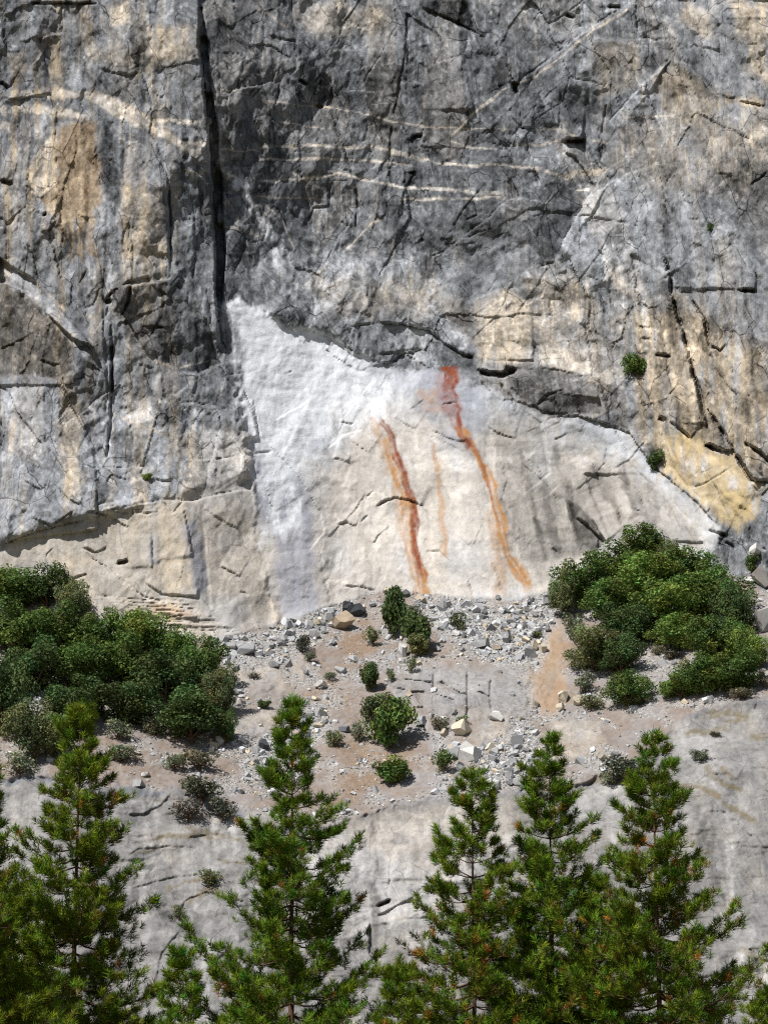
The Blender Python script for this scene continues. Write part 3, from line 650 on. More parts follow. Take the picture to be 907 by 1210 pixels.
# large planes of the wall, each with its own lean (tx > 0 faces left, ty > 0 faces up)
def plane(pts, tx, ty, off=0.0):
    r, c = window(pts, 8)
    m = sstep(-1.2, 1.2, poly_sd(CX[r, c], CY[r, c], pts))
    p = np.asarray(pts, float); cx, cy = p.mean(0)
    REL[r, c] += m * (((PX[r, c] - cx) * tx + (PY[r, c] - cy) * ty) * .118 + off) * .62
for p, tx, ty, off in (
        ([(720, 143), (757, 99), (792, 70), (765, 110), (745, 135), (728, 160)], .3, .1, .1), ([(653, 308), (672, 270), (692, 235), (716, 220), (700, 250), (676, 282), (662, 308)], .3, .1, .1),
        ([(662, 308), (700, 250), (750, 200), (775, 193), (810, 230), (830, 300), (780, 330), (700, 350)], .02, .02, 0),
        ([(597, 433), (660, 437), (706, 455), (706, 470), (603, 457)], .1, .3, .1), ([(603, 457), (706, 468), (710, 490), (642, 491), (617, 471)], 0, -.4, .1),
        ([(130, 340), (200, 330), (245, 380), (260, 430), (235, 442), (205, 440), (175, 420)], -.32, -.2, 0), ([(350, 50), (392, 95), (395, 125), (375, 128), (352, 80)], -.5, -.2, -.3),
        ([(495, 0), (552, 0), (566, 42), (545, 32), (498, 10)], -.2, -.7, -.3), ([(0, 335), (30, 345), (85, 400), (88, 440), (65, 448), (0, 440)], -.3, -.2, -.3),
        ([(0, 305), (40, 330), (110, 410), (85, 400), (30, 345), (0, 335)], .1, .6, 0), ([(117, 145), (135, 145), (140, 220), (135, 258), (122, 225)], -.5, 0, -.2),
        ([(145, 150), (190, 190), (200, 300), (145, 300)], .2, 0, .1), ([(205, 190), (245, 190), (250, 275), (235, 270), (218, 215)], .15, 0, .1), ([(562, 370), (600, 345), (628, 362), (630, 425), (565, 425)], .1, .1, .3),
        ([(745, 300), (790, 330), (806, 390), (830, 500), (800, 500), (765, 430)], .25, 0, 0), ([(800, 350), (838, 420), (860, 530), (836, 512), (806, 390)], -.38, 0, -.2), ([(838, 420), (870, 400), (900, 560), (860, 530)], .2, 0, .1),
        ([(790, 340), (868, 342), (870, 390), (835, 400), (812, 360)], .05, .12, -.3), ([(668, 590), (690, 600), (715, 640), (700, 655), (680, 640)], -.6, -.2, -.4), ([(690, 560), (760, 560), (800, 600), (830, 640), (720, 640)], .12, .02, 0),
        ([(575, 455), (640, 500), (650, 560), (600, 600), (585, 560)], -.2, 0, 0), ([(185, 600), (215, 600), (235, 705), (190, 700)], .14, 0, .1), ([(215, 600), (240, 610), (250, 720), (235, 705)], -.4, 0, 0),
        ([(0, 455), (75, 455), (112, 540), (115, 625), (0, 640)], .08, .1, .2), ([(72, 455), (100, 470), (120, 560), (112, 540)], -.4, 0, 0),
        ([(430, 350), (530, 380), (560, 430), (470, 425)], .1, -.2, .3), ([(256, 60), (330, 70), (350, 130), (360, 260), (265, 200)], .1, 0, 0), ([(395, 130), (470, 110), (468, 260), (420, 240)], -.14, 0, 0),
        ([(480, 15), (545, 60), (560, 130), (480, 130)], .18, .1, 0), ([(600, 90), (625, 180), (640, 220), (615, 220), (600, 150)], -.3, 0, -.2), ([(664, 167), (690, 165), (704, 222), (690, 225), (678, 190)], -.6, 0, -.9),
        ([(152, 60), (165, 85), (178, 130), (150, 120), (135, 80)], -.25, .1, 0), ([(160, 0), (236, 0), (238, 70), (175, 85)], .15, .05, .2), ([(0, 60), (50, 60), (60, 110), (0, 120)], .2, .1, .1), ([(60, 40), (110, 40), (120, 75), (70, 85)], -.2, -.1, 0),
        ([(690, 0), (755, 0), (752, 95), (700, 110)], -.15, 0, 0), ([(800, 0), (845, 0), (850, 60), (810, 50)], .25, .1, .1), ([(860, 0), (907, 0), (907, 110), (885, 90)], -.2, .1, 0)):
    plane(p, tx, ty, off)
# fresh fracture lines across the scar: long, shallow, curved
q = np.random.default_rng(77)
for i in range(46):
    x = q.uniform(310, 780); y = q.uniform(430, 700); a = q.choice([q.normal(.35, .25), q.normal(-.5, .3), q.normal(1.3, .2)]); L = q.uniform(18, 80); k = q.normal(0, .14) * L
    crack([(x, y), (x + L * .33 * math.cos(a) - k * .8 * math.sin(a), y + L * .33 * math.sin(a) + k * .8 * math.cos(a)), (x + L * .66 * math.cos(a) - k * math.sin(a), y + L * .66 * math.sin(a) + k * math.cos(a)), (x + L * math.cos(a), y + L * math.sin(a))],
          .6, q.uniform(.05, .22), q.choice([-.3, .3]) * q.uniform(.4, 1), q.uniform(14, 34))
# fracture blocks: three sizes, joints dipping steeply to the right on the right-hand wall
lean = 0.33 * sstep(480, 760, PX)
U = PX - lean * PY + warp1 * 4; V = PY + 0.12 * PX + warp2 * 4
smooth_w = np.clip(F['smooth'] * .85 + tal * .85 + below * .7, 0, .92)
smooth_w = np.maximum(smooth_w, .72 * sstep(-8, 8, poly_sd(PX, PY, cream_slab)))
rough = (1 - smooth_w).astype(np.float32)
o1, p1, e1, c1 = facets(U / 70, V / 120, 101)
o2, p2, e2, c2 = facets(U / 26 + 3.3, V / 44, 111)
o3, p3, e3, c3 = facets((U + fine1 * 2) / 9, (V + fine2 * 2) / 13, 121)
tri = 0
amp = 1.0
for k, (sx, sy, amp) in enumerate(((120, 170, 1.7), (55, 80, .85), (25, 34, .30), (12, 16, .16), (6, 8, .08))):
    an = .35 + k * .5
    ur = U * math.cos(an) + V * math.sin(an) * sx / sy; vr = -U * math.sin(an) + V * math.cos(an) * sx / sy
    tri = tri + amp * tri_noise(ur / sx, vr / sx, 160 + k)
REL += (0.26 + .74 * rough) * 1.8 * tri
REL += rough * (0.10 * o1 + .35 * p1)
REL += rough * sstep(.4, .6, vnoise(PX / 70, PY / 70, 133)) * (0.13 * o2 + 0.25 * p2)
REL += (0.1 + .9 * rough) * (0.035 * o3 + 0.08 * p3)
jm = sstep(.45, .7, vnoise(PX / 60, PY / 60, 131))
GRV = np.maximum(GRV, rough * jm * 0.30 * sstep(.02, .0, e1))
GRV = np.maximum(GRV, rough * sstep(.6, .85, vnoise(PX / 40, PY / 40, 132)) * 0.22 * sstep(.03, .0, e2))
REL += (0.3 + .7 * rough) * (0.035 * fbm(PX / 12, PY / 16, 143, 3) + .015 * fbm(PX / 3.2, PY / 4, 144, 2))
REL += rough * 0.10 * st1                                       # water-worn flutes
REL += F['smooth'] * (1 - tal) * 0.25 * fbm(PX / 28 + .4 * warp1, PY / 90, 145, 3)
scal = np.abs(fbm((PX + .5 * PY) / 40, (PY - .3 * PX) / 16, 146, 3))
REL += F['smooth'] * (1 - tal) * 0.30 * scal
REL += below * (01.2 * fbm(PX / 120, PY / 45, 147, 3) + .8 * np.abs(fbm(PX / 50, PY / 14, 148, 3)))
REL += tal * (0.5 * fbm(PX / 30, PY / 14, 149, 3) + .16 * fbm(PX / 5, PY / 3, 150, 2))
o4, p4, e4, c4 = facets((PX - lean * PY) / 34 + 9.1, PY / 150, 171)
TONE += (.25 + .75 * rough) * (.04 * o1 * (c1 > .4) + .06 * o2 * (c2 > .3) + .05 * o3 * (c3 > .4) + .05 * o4)
F['tan'] += rough * wc * .35 * np.clip(o4 + .2 * o2 - .35, 0, 1)
REL += rough * .16 * o4
fresh = F['smooth'] * (1 - tal)
TONE += fresh * (.04 * (c3 - .5) + .035 * o2 * (c2 > .5) + .03 * fbm(PX / 3, PY / 4, 158, 2))
TONE += (0.35 + .65 * rough) * (.05 * n1 + .055 * n2) + (.45 + .55 * rough) * (.06 * fbm(PX / 7, PY / 9, 151, 3) + .05 * fbm(PX / 2.6, PY / 3.2, 155, 2))
wallmask = wc * rough
TONE += wallmask * (.06 * st1 * sstep(-.2, .5, n1 + .3) + .02 * st2 * sstep(-.3, .3, n2 + .1))
F['tan'] += wallmask * .5 * np.clip(st1 * 1.6 - .1, 0, 1) * sstep(260, 200, PX) + wallmask * .35 * np.clip(st1 * 1.3 - .25, 0, 1) * sstep(150, 420, np.abs(PX - 420)) + wallmask * .12 * np.clip(n2, 0, 1)
fleck = sstep(.74, .86, vnoise(PX / 3.2, PY / 4.2, 152)) * sstep(.4, .7, vnoise(PX / 50, PY / 40, 153))
TONE += wallmask * .16 * fleck
lich = sstep(.70, .86, vnoise(PX / 6, PY / 8, 154))
TONE -= (.35 + .65 * rough) * wc * .06 * lich
gmix = sstep(-.15, .45, fbm(PX / 26, PY / 13, 156, 5, .6)) * tal
F['gravel'] = np.clip(np.maximum(F['gravel'], .62 * gmix * (F['soil'] > .4)), 0, 1)
F['soil'] *= (1 - .35 * sstep(.0, .5, fbm(PX / 40, PY / 20, 157, 4)))
Yf = Yb - REL + GRV
rx, rz = ray(PX, PY)
VX = rx * Yf; VY = Yf; VZ = CAM_Z + rz * Yf
POS = np.stack([VX, VY, VZ], -1).astype(np.float32)
def at(px, py):
    """world point of the mountainside at a place of the drawing grid"""
    c = np.clip(np.searchsorted(AX, px) - 1, 0, NC - 2); j = np.clip(np.searchsorted(AYr, py) - 1, 0, NR - 2)
    fx = (px - AX[c]) / (AX[c + 1] - AX[c]); fy = (py - AYr[j]) / (AYr[j + 1] - AYr[j])
    r0 = NR - 1 - j; r1 = r0 - 1
    return (POS[r0, c] * (1 - fx) + POS[r0, c + 1] * fx) * (1 - fy) + (POS[r1, c] * (1 - fx) + POS[r1, c + 1] * fx) * fy
def m_per_unit(px, py):
    return float(at(px, py)[1]) / FPX * 1.02

# ------------------------------------------------------------------ materials
def new_mat(name):
    m = bpy.data.materials.new(name); m.use_nodes = True
    nt = m.node_tree
    b = nt.nodes['Principled BSDF']
    b.inputs['Specular IOR Level'].default_value = 0.15
    b.inputs['Roughness'].default_value = 0.9
    return m, nt, b
def lin(r, g, b):
    f = lambda c: (c / 255 / 12.92) if c / 255 < .04045 else ((c / 255 + .055) / 1.055) ** 2.4
    return (f(r), f(g), f(b), 1)
def node(nt, t, **kw):
    n = nt.nodes.new(t)
    for k, v in kw.items(): setattr(n, k, v)
    return n
def mixc(nt, fac, a, b, mode='MIX'):
    n = node(nt, 'ShaderNodeMix', data_type='RGBA', blend_type=mode)
    for sock, v in ((n.inputs[0], fac), (n.inputs[6], a), (n.inputs[7], b)):
        if isinstance(v, bpy.types.NodeSocket): nt.links.new(v, sock)
        else: sock.default_value = v
    return n.outputs[2]
def math_n(nt, op, a, b=0.0, clamp=False):
    n = node(nt, 'ShaderNodeMath', operation=op, use_clamp=clamp)
    for i, v in enumerate((a, b)):
        if isinstance(v, bpy.types.NodeSocket): nt.links.new(v, n.inputs[i])
        else: n.inputs[i].default_value = v
    return n.outputs[0]
def noise_n(nt, scale, detail=4, rough=.6, vec=None):
    n = node(nt, 'ShaderNodeTexNoise'); n.inputs['Scale'].default_value = scale; n.inputs['Detail'].default_value = detail; n.inputs['Roughness'].default_value = rough
    if vec is not None: nt.links.new(vec, n.inputs['Vector'])
    return n.outputs['Fac']
def attr(nt, name):
    a = node(nt, 'ShaderNodeAttribute', attribute_name=name)
    s = node(nt, 'ShaderNodeSeparateColor'); nt.links.new(a.outputs['Color'], s.inputs[0])
    return s.outputs[0], s.outputs[1], s.outputs[2], a.outputs['Alpha']
def rock_material():
    m, nt, b = new_mat('granite')
    geo = node(nt, 'ShaderNodeTexCoord').outputs['Object']
    t, tan, dust, rust = attr(nt, 'rock_a'); orange, soil, yellow, blue = attr(nt, 'rock_b'); gravel, grass, _, _ = attr(nt, 'rock_c')
    wall = attr(nt, 'rock_c')[2]
    def thresh(x, lo, hi):
        n = node(nt, 'ShaderNodeMapRange', interpolation_type='SMOOTHSTEP'); nt.links.new(x, n.inputs[0]); n.inputs[1].default_value = lo; n.inputs[2].default_value = hi
        return n.outputs[0]
    def mapped(sc, off):
        mp = node(nt, 'ShaderNodeMapping'); mp.inputs['Scale'].default_value = sc; mp.inputs['Location'].default_value = off; nt.links.new(geo, mp.inputs['Vector'])
        return mp.outputs[0]
    def mul(a, b, clamp=False): return math_n(nt, 'MULTIPLY', a, b, clamp)
    def madd(a, k, c): 
        o = math_n(nt, 'MULTIPLY_ADD', a, k); nt.nodes[-1].inputs[2].default_value = c; return o
    wl = madd(wall, .8, .2)
    big = thresh(noise_n(nt, .07, 1, .55, geo), .42, .58)
    big2 = thresh(noise_n(nt, .06, 1, .55, mapped((1, 1, 1), (31, 7, 9))), .44, .6)
    mott = thresh(noise_n(nt, .34, 4.5, .66, geo), .485, .53)
    mott2 = thresh(noise_n(nt, 1.15, 3, .68, mapped((1, 1, .7), (3, 17, 5))), .49, .545)
    dark_run = mul(thresh(noise_n(nt, 1.0, 3, .6, mapped((1.5, .25, .07), (0, 0, 0))), .525, .585), big)
    pale_run = mul(mul(thresh(noise_n(nt, 1.0, 3, .62, mapped((1.6, .3, .12), (11, 5, 2))), .55, .60), big2), wall)
    def plates(sc, off):
        """angular plates: a tone of its own for each, a tilted plane, and the joint between neighbours"""
        vec = mapped(sc, off)
        vo = node(nt, 'ShaderNodeTexVoronoi'); vo.inputs['Scale'].default_value = 1.0; nt.links.new(vec, vo.inputs['Vector'])
        ve = node(nt, 'ShaderNodeTexVoronoi', feature='DISTANCE_TO_EDGE'); ve.inputs['Scale'].default_value = 1.0; nt.links.new(vec, ve.inputs['Vector'])
        sp_ = node(nt, 'ShaderNodeSeparateColor'); nt.links.new(vo.outputs['Color'], sp_.inputs[0])
        d1 = node(nt, 'ShaderNodeVectorMath', operation='SUBTRACT'); nt.links.new(vec, d1.inputs[0]); nt.links.new(vo.outputs['Position'], d1.inputs[1])
        d2 = node(nt, 'ShaderNodeVectorMath', operation='SUBTRACT'); nt.links.new(vo.outputs['Color'], d2.inputs[0]); d2.inputs[1].default_value = (.5, .5, .5)
        dp = node(nt, 'ShaderNodeVectorMath', operation='DOT_PRODUCT'); nt.links.new(d1.outputs[0], dp.inputs[0]); nt.links.new(d2.outputs[0], dp.inputs[1])
        return sp_.outputs[0], dp.outputs['Value'], ve.outputs['Distance']
    wob = node(nt, 'ShaderNodeTexNoise'); wob.inputs['Scale'].default_value = .5; wob.inputs['Detail'].default_value = 1; nt.links.new(geo, wob.inputs['Vector'])
    wb2 = node(nt, 'ShaderNodeVectorMath', operation='MULTIPLY_ADD'); nt.links.new(wob.outputs['Color'], wb2.inputs[0]); wb2.inputs[1].default_value = (.25, .25, .25); nt.links.new(geo, wb2.inputs[2])
    # beds lean to the right: shear x by height
    shx = node(nt, 'ShaderNodeSeparateXYZ'); nt.links.new(wb2.outputs[0], shx.inputs[0])
    cmb = node(nt, 'ShaderNodeCombineXYZ'); nt.links.new(math_n(nt, 'ADD', shx.outputs[0], mul(shx.outputs[2], .22)), cmb.inputs[0]); nt.links.new(shx.outputs[1], cmb.inputs[1]); nt.links.new(math_n(nt, 'ADD', shx.outputs[2], mul(shx.outputs[0], .12)), cmb.inputs[2])
    geo_keep = geo; geo = cmb.outputs[0]
    pa, ha, ea = plates((.22, .25, .085), (0, 0, 0))
    pb, hb, eb = plates((.62, .5, .36), (7, 3, 1))
    pc, hc, ec = plates((1.7, 1.2, 1.1), (2, 9, 4))
    geo = geo_keep
    jn = noise_n(nt, .16, 1, .6, mapped((1, 1, 1), (5, 5, 50)))
    jn2 = noise_n(nt, .25, 1, .6, mapped((1, 1, 1), (25, 5, 0)))
    joint = mul(thresh(ea, .016, .004), thresh(jn, .47, .56))
    joint2 = mul(thresh(eb, .035, .01), thresh(jn2, .56, .64))
    flk = thresh(noise_n(nt, 4.5, 1, .7, geo), .58, .68)
    grain = noise_n(nt, 3.0, 2, .75, geo)
    speck = noise_n(nt, 9.0, 0, .7, geo)
    t2 = t
    for term in (mul(madd(mott, -.055, .03), wl), mul(madd(mott2, -.06, .03), wl), mul(mul(dark_run, -.07), wl), mul(pale_run, .08), mul(madd(pa, .10, -.05), wl), mul(madd(pb, .10, -.05), wl), mul(madd(pc, .09, -.045), wl), mul(mul(joint, -.28), wall), mul(mul(joint2, -.15), wall),
                 madd(grain, .15, -.075), madd(speck, .06, -.03), mul(mul(flk, .06), wl)):
        t2 = math_n(nt, 'ADD', t2, term)
    tan = math_n(nt, 'ADD', tan, mul(pale_run, .3))
    v = math_n(nt, 'MAXIMUM', math_n(nt, 'MULTIPLY_ADD', t2, .745), .10)
    nt.nodes[-2].inputs[2].default_value = .157
    lum = math_n(nt, 'POWER', v, 2.25)
    grey = mixc(nt, 1.0, (0.93, 0.985, 1.085, 1), lum, 'MULTIPLY')
    warm = mixc(nt, 1.0, (1.22, 1.02, .76, 1), lum, 'MULTIPLY')
    n = noise_n(nt, 1.3, 3, .65, geo)
    def brk(s, lo=.6, hi=.8):
        k = math_n(nt, 'MULTIPLY_ADD', n, hi); nt.nodes[-1].inputs[2].default_value = lo
        return math_n(nt, 'MULTIPLY', s, k, True)
    c = mixc(nt, brk(tan), grey, warm)
    c = mixc(nt, brk(blue), c, lin(150, 154, 168))
    dn = noise_n(nt, .8, 4, .72, mapped((1, 1, .6), (4, 4, 40)))
    dfac = mul(thresh(math_n(nt, 'ADD', dust, madd(dn, 1.3, -.65)), .12, 1.0), thresh(dust, .02, .35))
    c = mixc(nt, mul(dfac, .85), c, lin(226, 229, 235))
    c = mixc(nt, brk(yellow), c, lin(186, 166, 126))
    c = mixc(nt, brk(orange), c, lin(164, 118, 66))
    c = mixc(nt, brk(rust), c, lin(122, 66, 46))
    soilc = mixc(nt, noise_n(nt, 1.1, 3, .7, geo), lin(88, 66, 48), lin(150, 128, 104))
    c = mixc(nt, brk(soil, .5, .9), c, soilc)
    peb = node(nt, 'ShaderNodeTexVoronoi'); peb.inputs['Scale'].default_value = 3.2; nt.links.new(geo, peb.inputs['Vector'])
    sepc = node(nt, 'ShaderNodeSeparateColor'); nt.links.new(peb.outputs['Color'], sepc.inputs[0])
    gravc = mixc(nt, sepc.outputs[0], lin(118, 117, 116), lin(186, 185, 183))
    c = mixc(nt, brk(gravel, .5, .9), c, gravc)
    c = mixc(nt, brk(grass, .3, 1.1), c, mixc(nt, speck, lin(92, 80, 56), lin(120, 108, 78)))
    nt.links.new(c, b.inputs['Base Color'])
    bump = node(nt, 'ShaderNodeBump'); bump.inputs['Strength'].default_value = .5; bump.inputs['Distance'].default_value = .5
    pl = math_n(nt, 'ADD', mul(hb, 1.0), mul(hc, .4))
    pl = mul(pl, madd(wall, .85, .15))
    hh = math_n(nt, 'ADD', math_n(nt, 'ADD', mul(noise_n(nt, 1.6, 2, .7, geo), .3), pl), math_n(nt, 'MULTIPLY', peb.outputs['Distance'], math_n(nt, 'MULTIPLY', gravel, -1.2)))
    nt.links.new(hh, bump.inputs['Height'])
    nt.links.new(bump.outputs[0], b.inputs['Normal'])
    return m
ROCK = rock_material()

# ------------------------------------------------------------------ mountainside meshes, split where the pieces meet
def normals_of(P):
    du = np.zeros_like(P); dv = np.zeros_like(P)
    du[:, 1:-1] = P[:, 2:] - P[:, :-2]; du[:, 0] = P[:, 1] - P[:, 0]; du[:, -1] = P[:, -1] - P[:, -2]
    dv[1:-1] = P[2:] - P[:-2]; dv[0] = P[1] - P[0]; dv[-1] = P[-1] - P[-2]
    n = np.cross(du, dv)
    return n / (np.linalg.norm(n, axis=-1, keepdims=True) + 1e-9)
NRM = normals_of(POS)
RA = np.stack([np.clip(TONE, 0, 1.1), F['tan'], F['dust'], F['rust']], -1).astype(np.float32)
RB = np.stack([F['orange'], F['soil'], F['yellow'], F['blue']], -1).astype(np.float32)
RC = np.stack([F['gravel'], F['grass'], np.maximum(wallmask, .4 * below + .18 * wc + .5 * tal * (F['soil'] < .3)), F['smooth'] * 0 + 1], -1).astype(np.float32)
fr, fc = np.meshgrid(np.arange(NR - 1), np.arange(NC - 1), indexing='ij')
qpx = (PX[:-1, :-1] + PX[1:, 1:]) / 2; qpy = (PY[:-1, :-1] + PY[1:, 1:]) / 2
qsx = (CX[:-1, :-1] + CX[1:, 1:]) / 2; qsy = (CY[:-1, :-1] + CY[1:, 1:]) / 2
tt = talus_top[None, :-1]; tb = talus_bot[None, :-1]
REG = np.zeros(qpx.shape, int)               # 0 cliff
ne = n_edge[:-1, :-1]
REG[(qpy > tt + ne * 5)] = 1                 # talus slope
REG[(qpy > tb + ne * 10)] = 2                # granite slab
def region(pts, k, only=0):
    REG[(poly_sd(qsx, qsy, pts) > 0) & (REG == only)] = k
region(scar, 3)
region(cream_slab, 4)
buttress = [(-900, -420), (235, -420), (237, 0), (240, 120), (250, 250), (262, 415), (235, 442), (205, 440), (132, 470), (128, 300), (100, 300), (30, 230), (-900, 230)]
region(buttress, 5)
region([(653, 308), (672, 270), (692, 235), (716, 218), (750, 200), (775, 193), (810, 230), (830, 300), (790, 330), (760, 340), (700, 350), (640, 330)], 6)
region(dome, 7)
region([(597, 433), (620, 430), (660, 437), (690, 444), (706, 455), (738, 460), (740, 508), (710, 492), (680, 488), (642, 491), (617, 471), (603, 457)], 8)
region([(790, 300), (790, 330), (806, 390), (836, 512), (836, 530), (785, 515), (745, 480), (735, 370), (760, 345)], 9)
region([(785, 515), (836, 530), (862, 538), (885, 560), (895, 575), (890, 620), (838, 600), (800, 573), (782, 557)], 10)
region([(300, 345), (360, 340), (430, 350), (530, 380), (570, 400), (572, 462), (540, 443), (490, 440), (450, 428), (415, 412), (385, 396), (345, 382)], 11)
for i, p in enumerate(BEDROCK[:1]): region(p, 12, 1)
def grid_mesh(name, sel, mat, parent=None):
    r = fr[sel]; c = fc[sel]
    q = np.stack([r * NC + c, r * NC + c + 1, (r + 1) * NC + c + 1, (r + 1) * NC + c], -1).astype(np.int64)
    used, inv = np.unique(q.ravel(), return_inverse=True)
    me = bpy.data.meshes.new(name)
    nf = len(q)
    me.vertices.add(len(used)); me.vertices.foreach_set('co', POS.reshape(-1, 3)[used].ravel())
    me.loops.add(nf * 4); me.loops.foreach_set('vertex_index', inv.astype(np.int32).ravel())
    me.polygons.add(nf); me.polygons.foreach_set('loop_start', np.arange(0, nf * 4, 4, dtype=np.int32))
    me.polygons.foreach_set('use_smooth', np.ones(nf, bool))
    for an, A in (('rock_a', RA), ('rock_b', RB), ('rock_c', RC)):
        at_ = me.attributes.new(an, 'FLOAT_COLOR', 'POINT'); at_.data.foreach_set('color', A.reshape(-1, 4)[used].ravel())
    me.update()
    me.normals_split_custom_set_from_vertices(NRM.reshape(-1, 3)[used])
    me.materials.append(mat)
    o = bpy.data.objects.new(name, me); COL.objects.link(o); o.parent = parent
    return o
def tag(o, label=None, cat=None, group=None, kind=None):
    if label: o['label'] = label
    if cat: o['category'] = cat
    if group: o['group'] = group
    if kind: o['kind'] = kind
    return o
cliff = tag(grid_mesh('cliff', REG == 0, ROCK), 'tall grey granite cliff crossed by pale veins and dark joints', kind='structure')
for k, n, l in ((3, 'rockfall_scar', 'fresh white and cream scar with rusty streaks'), (4, 'cream_slab', 'smooth cream slab above the left-hand thicket'),
                (5, 'buttress', 'dark streaked buttress with a tan patch, left of the black cleft'), (6, 'sloping_slab', 'pale sloping slab with a curved upper edge'),
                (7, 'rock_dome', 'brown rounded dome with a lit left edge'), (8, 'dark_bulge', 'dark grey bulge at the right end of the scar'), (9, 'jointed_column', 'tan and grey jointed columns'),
                (10, 'yellow_patch', 'yellow cream patch where a flake broke off'), (11, 'broken_ledge', 'broken grey ledge above the white scar')):
    tag(grid_mesh(n, REG == k, ROCK, cliff), l)
talus = tag(grid_mesh('talus_slope', REG == 1, ROCK), 'brown earth and grey rubble slope below the scar', kind='structure')
tag(grid_mesh('bedrock_outcrop', REG == 12, ROCK, talus), 'low jointed outcrop in the middle of the rubble')
slab = tag(grid_mesh('granite_slab', REG == 2, ROCK), 'pale grey granite slab behind the pine tops', kind='structure')

# valley floor
gm, nt, b = new_mat('forest_floor')
tc = node(nt, 'ShaderNodeTexCoord').outputs['Object']
nt.links.new(mixc(nt, noise_n(nt, .4, 8, .7, tc), lin(74, 66, 48), lin(122, 112, 78)), b.inputs['Base Color'])
me = bpy.data.meshes.new('ground')
gx = np.array([-6000, -1500, -400, -150, -50, 50, 150, 400, 1500, 6000.]); 
gv = [(x, y, 0.0) for y in gx for x in gx]; n = len(gx)
me.from_pydata(gv, [], [(j * n + i, j * n + i + 1, (j + 1) * n + i + 1, (j + 1) * n + i) for j in range(n - 1) for i in range(n - 1)])
me.materials.append(gm)
ground = bpy.data.objects.new('ground', me); COL.objects.link(ground); tag(ground, kind='structure')

# ------------------------------------------------------------------ loose rock
def at_many(px, py):
    c = np.clip(np.searchsorted(AX, px) - 1, 0, NC - 2); j = np.clip(np.searchsorted(AYr, py) - 1, 0, NR - 2)
    fx = ((px - AX[c]) / (AX[c + 1] - AX[c]))[:, None]; fy = ((py - AYr[j]) / (AYr[j + 1] - AYr[j]))[:, None]
    r0 = NR - 1 - j; r1 = r0 - 1
    return (POS[r0, c] * (1 - fx) + POS[r0, c + 1] * fx) * (1 - fy) + (POS[r1, c] * (1 - fx) + POS[r1, c + 1] * fx) * fy
def sample(field, px, py):
    c = np.clip(np.searchsorted(AX, px), 0, NC - 1); j = np.clip(np.searchsorted(AYr, py), 0, NR - 1)
    return field[NR - 1 - j, c]
import bmesh
def rock_shape(seed, cuts=7, sub=1):
    r = random.Random(seed)
    bm = bmesh.new()
    bmesh.ops.create_cube(bm, size=1.6)
    for v in bm.verts:
        v.co += Vector((r.uniform(-.25, .25), r.uniform(-.25, .25), r.uniform(-.25, .25)))
    for k in range(cuts):
        n = Vector((r.gauss(0, 1), r.gauss(0, 1), r.gauss(0, 1))).normalized()
        g = bm.verts[:] + bm.edges[:] + bm.faces[:]
        res = bmesh.ops.bisect_plane(bm, geom=g, plane_co=n * r.uniform(.62, .85), plane_no=n, clear_outer=True)
        ed = [e for e in bm.edges if e.is_boundary]
        if ed: bmesh.ops.holes_fill(bm, edges=ed)
    bmesh.ops.triangulate(bm, faces=bm.faces[:])
    V = np.array([v.co[:] for v in bm.verts], np.float32); bm.verts.index_update()
    T = np.array([[v.index for v in f.verts] for f in bm.faces], np.int32)
    bm.free()
    return V, T
def rand_rot(n):
    q = rng.normal(size=(n, 4)); q /= np.linalg.norm(q, axis=1, keepdims=True)
    w, x, y, z = q.T
    return np.stack([np.stack([1 - 2 * (y * y + z * z), 2 * (x * y - z * w), 2 * (x * z + y * w)], -1),
                     np.stack([2 * (x * y + z * w), 1 - 2 * (x * x + z * z), 2 * (y * z - x * w)], -1),
                     np.stack([2 * (x * z - y * w), 2 * (y * z + x * w), 1 - 2 * (x * x + y * y)], -1)], 1)
def tri_mesh(name, V, T, mat, cols=None, smooth=False):
    me = bpy.data.meshes.new(name)
    me.vertices.add(len(V)); me.vertices.foreach_set('co', np.ascontiguousarray(V, np.float32).ravel())
    k = T.shape[1]
    me.loops.add(len(T) * k); me.loops.foreach_set('vertex_index', np.ascontiguousarray(T, np.int32).ravel())
    me.polygons.add(len(T)); me.polygons.foreach_set('loop_start', np.arange(0, len(T) * k, k, dtype=np.int32))
    me.polygons.foreach_set('use_smooth', np.full(len(T), bool(smooth)))
    if cols is not None:
        a = me.attributes.new('tint', 'FLOAT_COLOR', 'POINT'); a.data.foreach_set('color', np.ascontiguousarray(cols, np.float32).ravel())
    me.update(calc_edges=True); me.validate()
    me.materials.append(mat)
    return me
def link(name, me, parent=None):
    o = bpy.data.objects.new(name, me); COL.objects.link(o); o.parent = parent
    return o
sm_, nt, b = new_mat('loose_rock')
a_ = node(nt, 'ShaderNodeAttribute', attribute_name='tint')
tc = node(nt, 'ShaderNodeTexCoord').outputs['Object']
nt.links.new(mixc(nt, 1.0, a_.outputs['Color'], mixc(nt, noise_n(nt, 3.5, 5, .7, tc), (.6, .6, .6, 1), (1.3, 1.3, 1.3, 1)), 'MULTIPLY'), b.inputs['Base Color'])
STONE = sm_
bm_, nt, b = new_mat('boulder_rock')
tc = node(nt, 'ShaderNodeTexCoord').outputs['Object']
oi = node(nt, 'ShaderNodeObjectInfo')
nt.links.new(mixc(nt, 1.0, oi.outputs['Color'], mixc(nt, noise_n(nt, 1.6, 7, .72, tc), (.45, .45, .45, 1), (1.45, 1.45, 1.45, 1)), 'MULTIPLY'), b.inputs['Base Color'])
bp = node(nt, 'ShaderNodeBump'); bp.inputs['Strength'].default_value = .5; bp.inputs['Distance'].default_value = .1
nt.links.new(noise_n(nt, 4, 6, .7, tc), bp.inputs['Height']); nt.links.new(bp.outputs[0], b.inputs['Normal'])
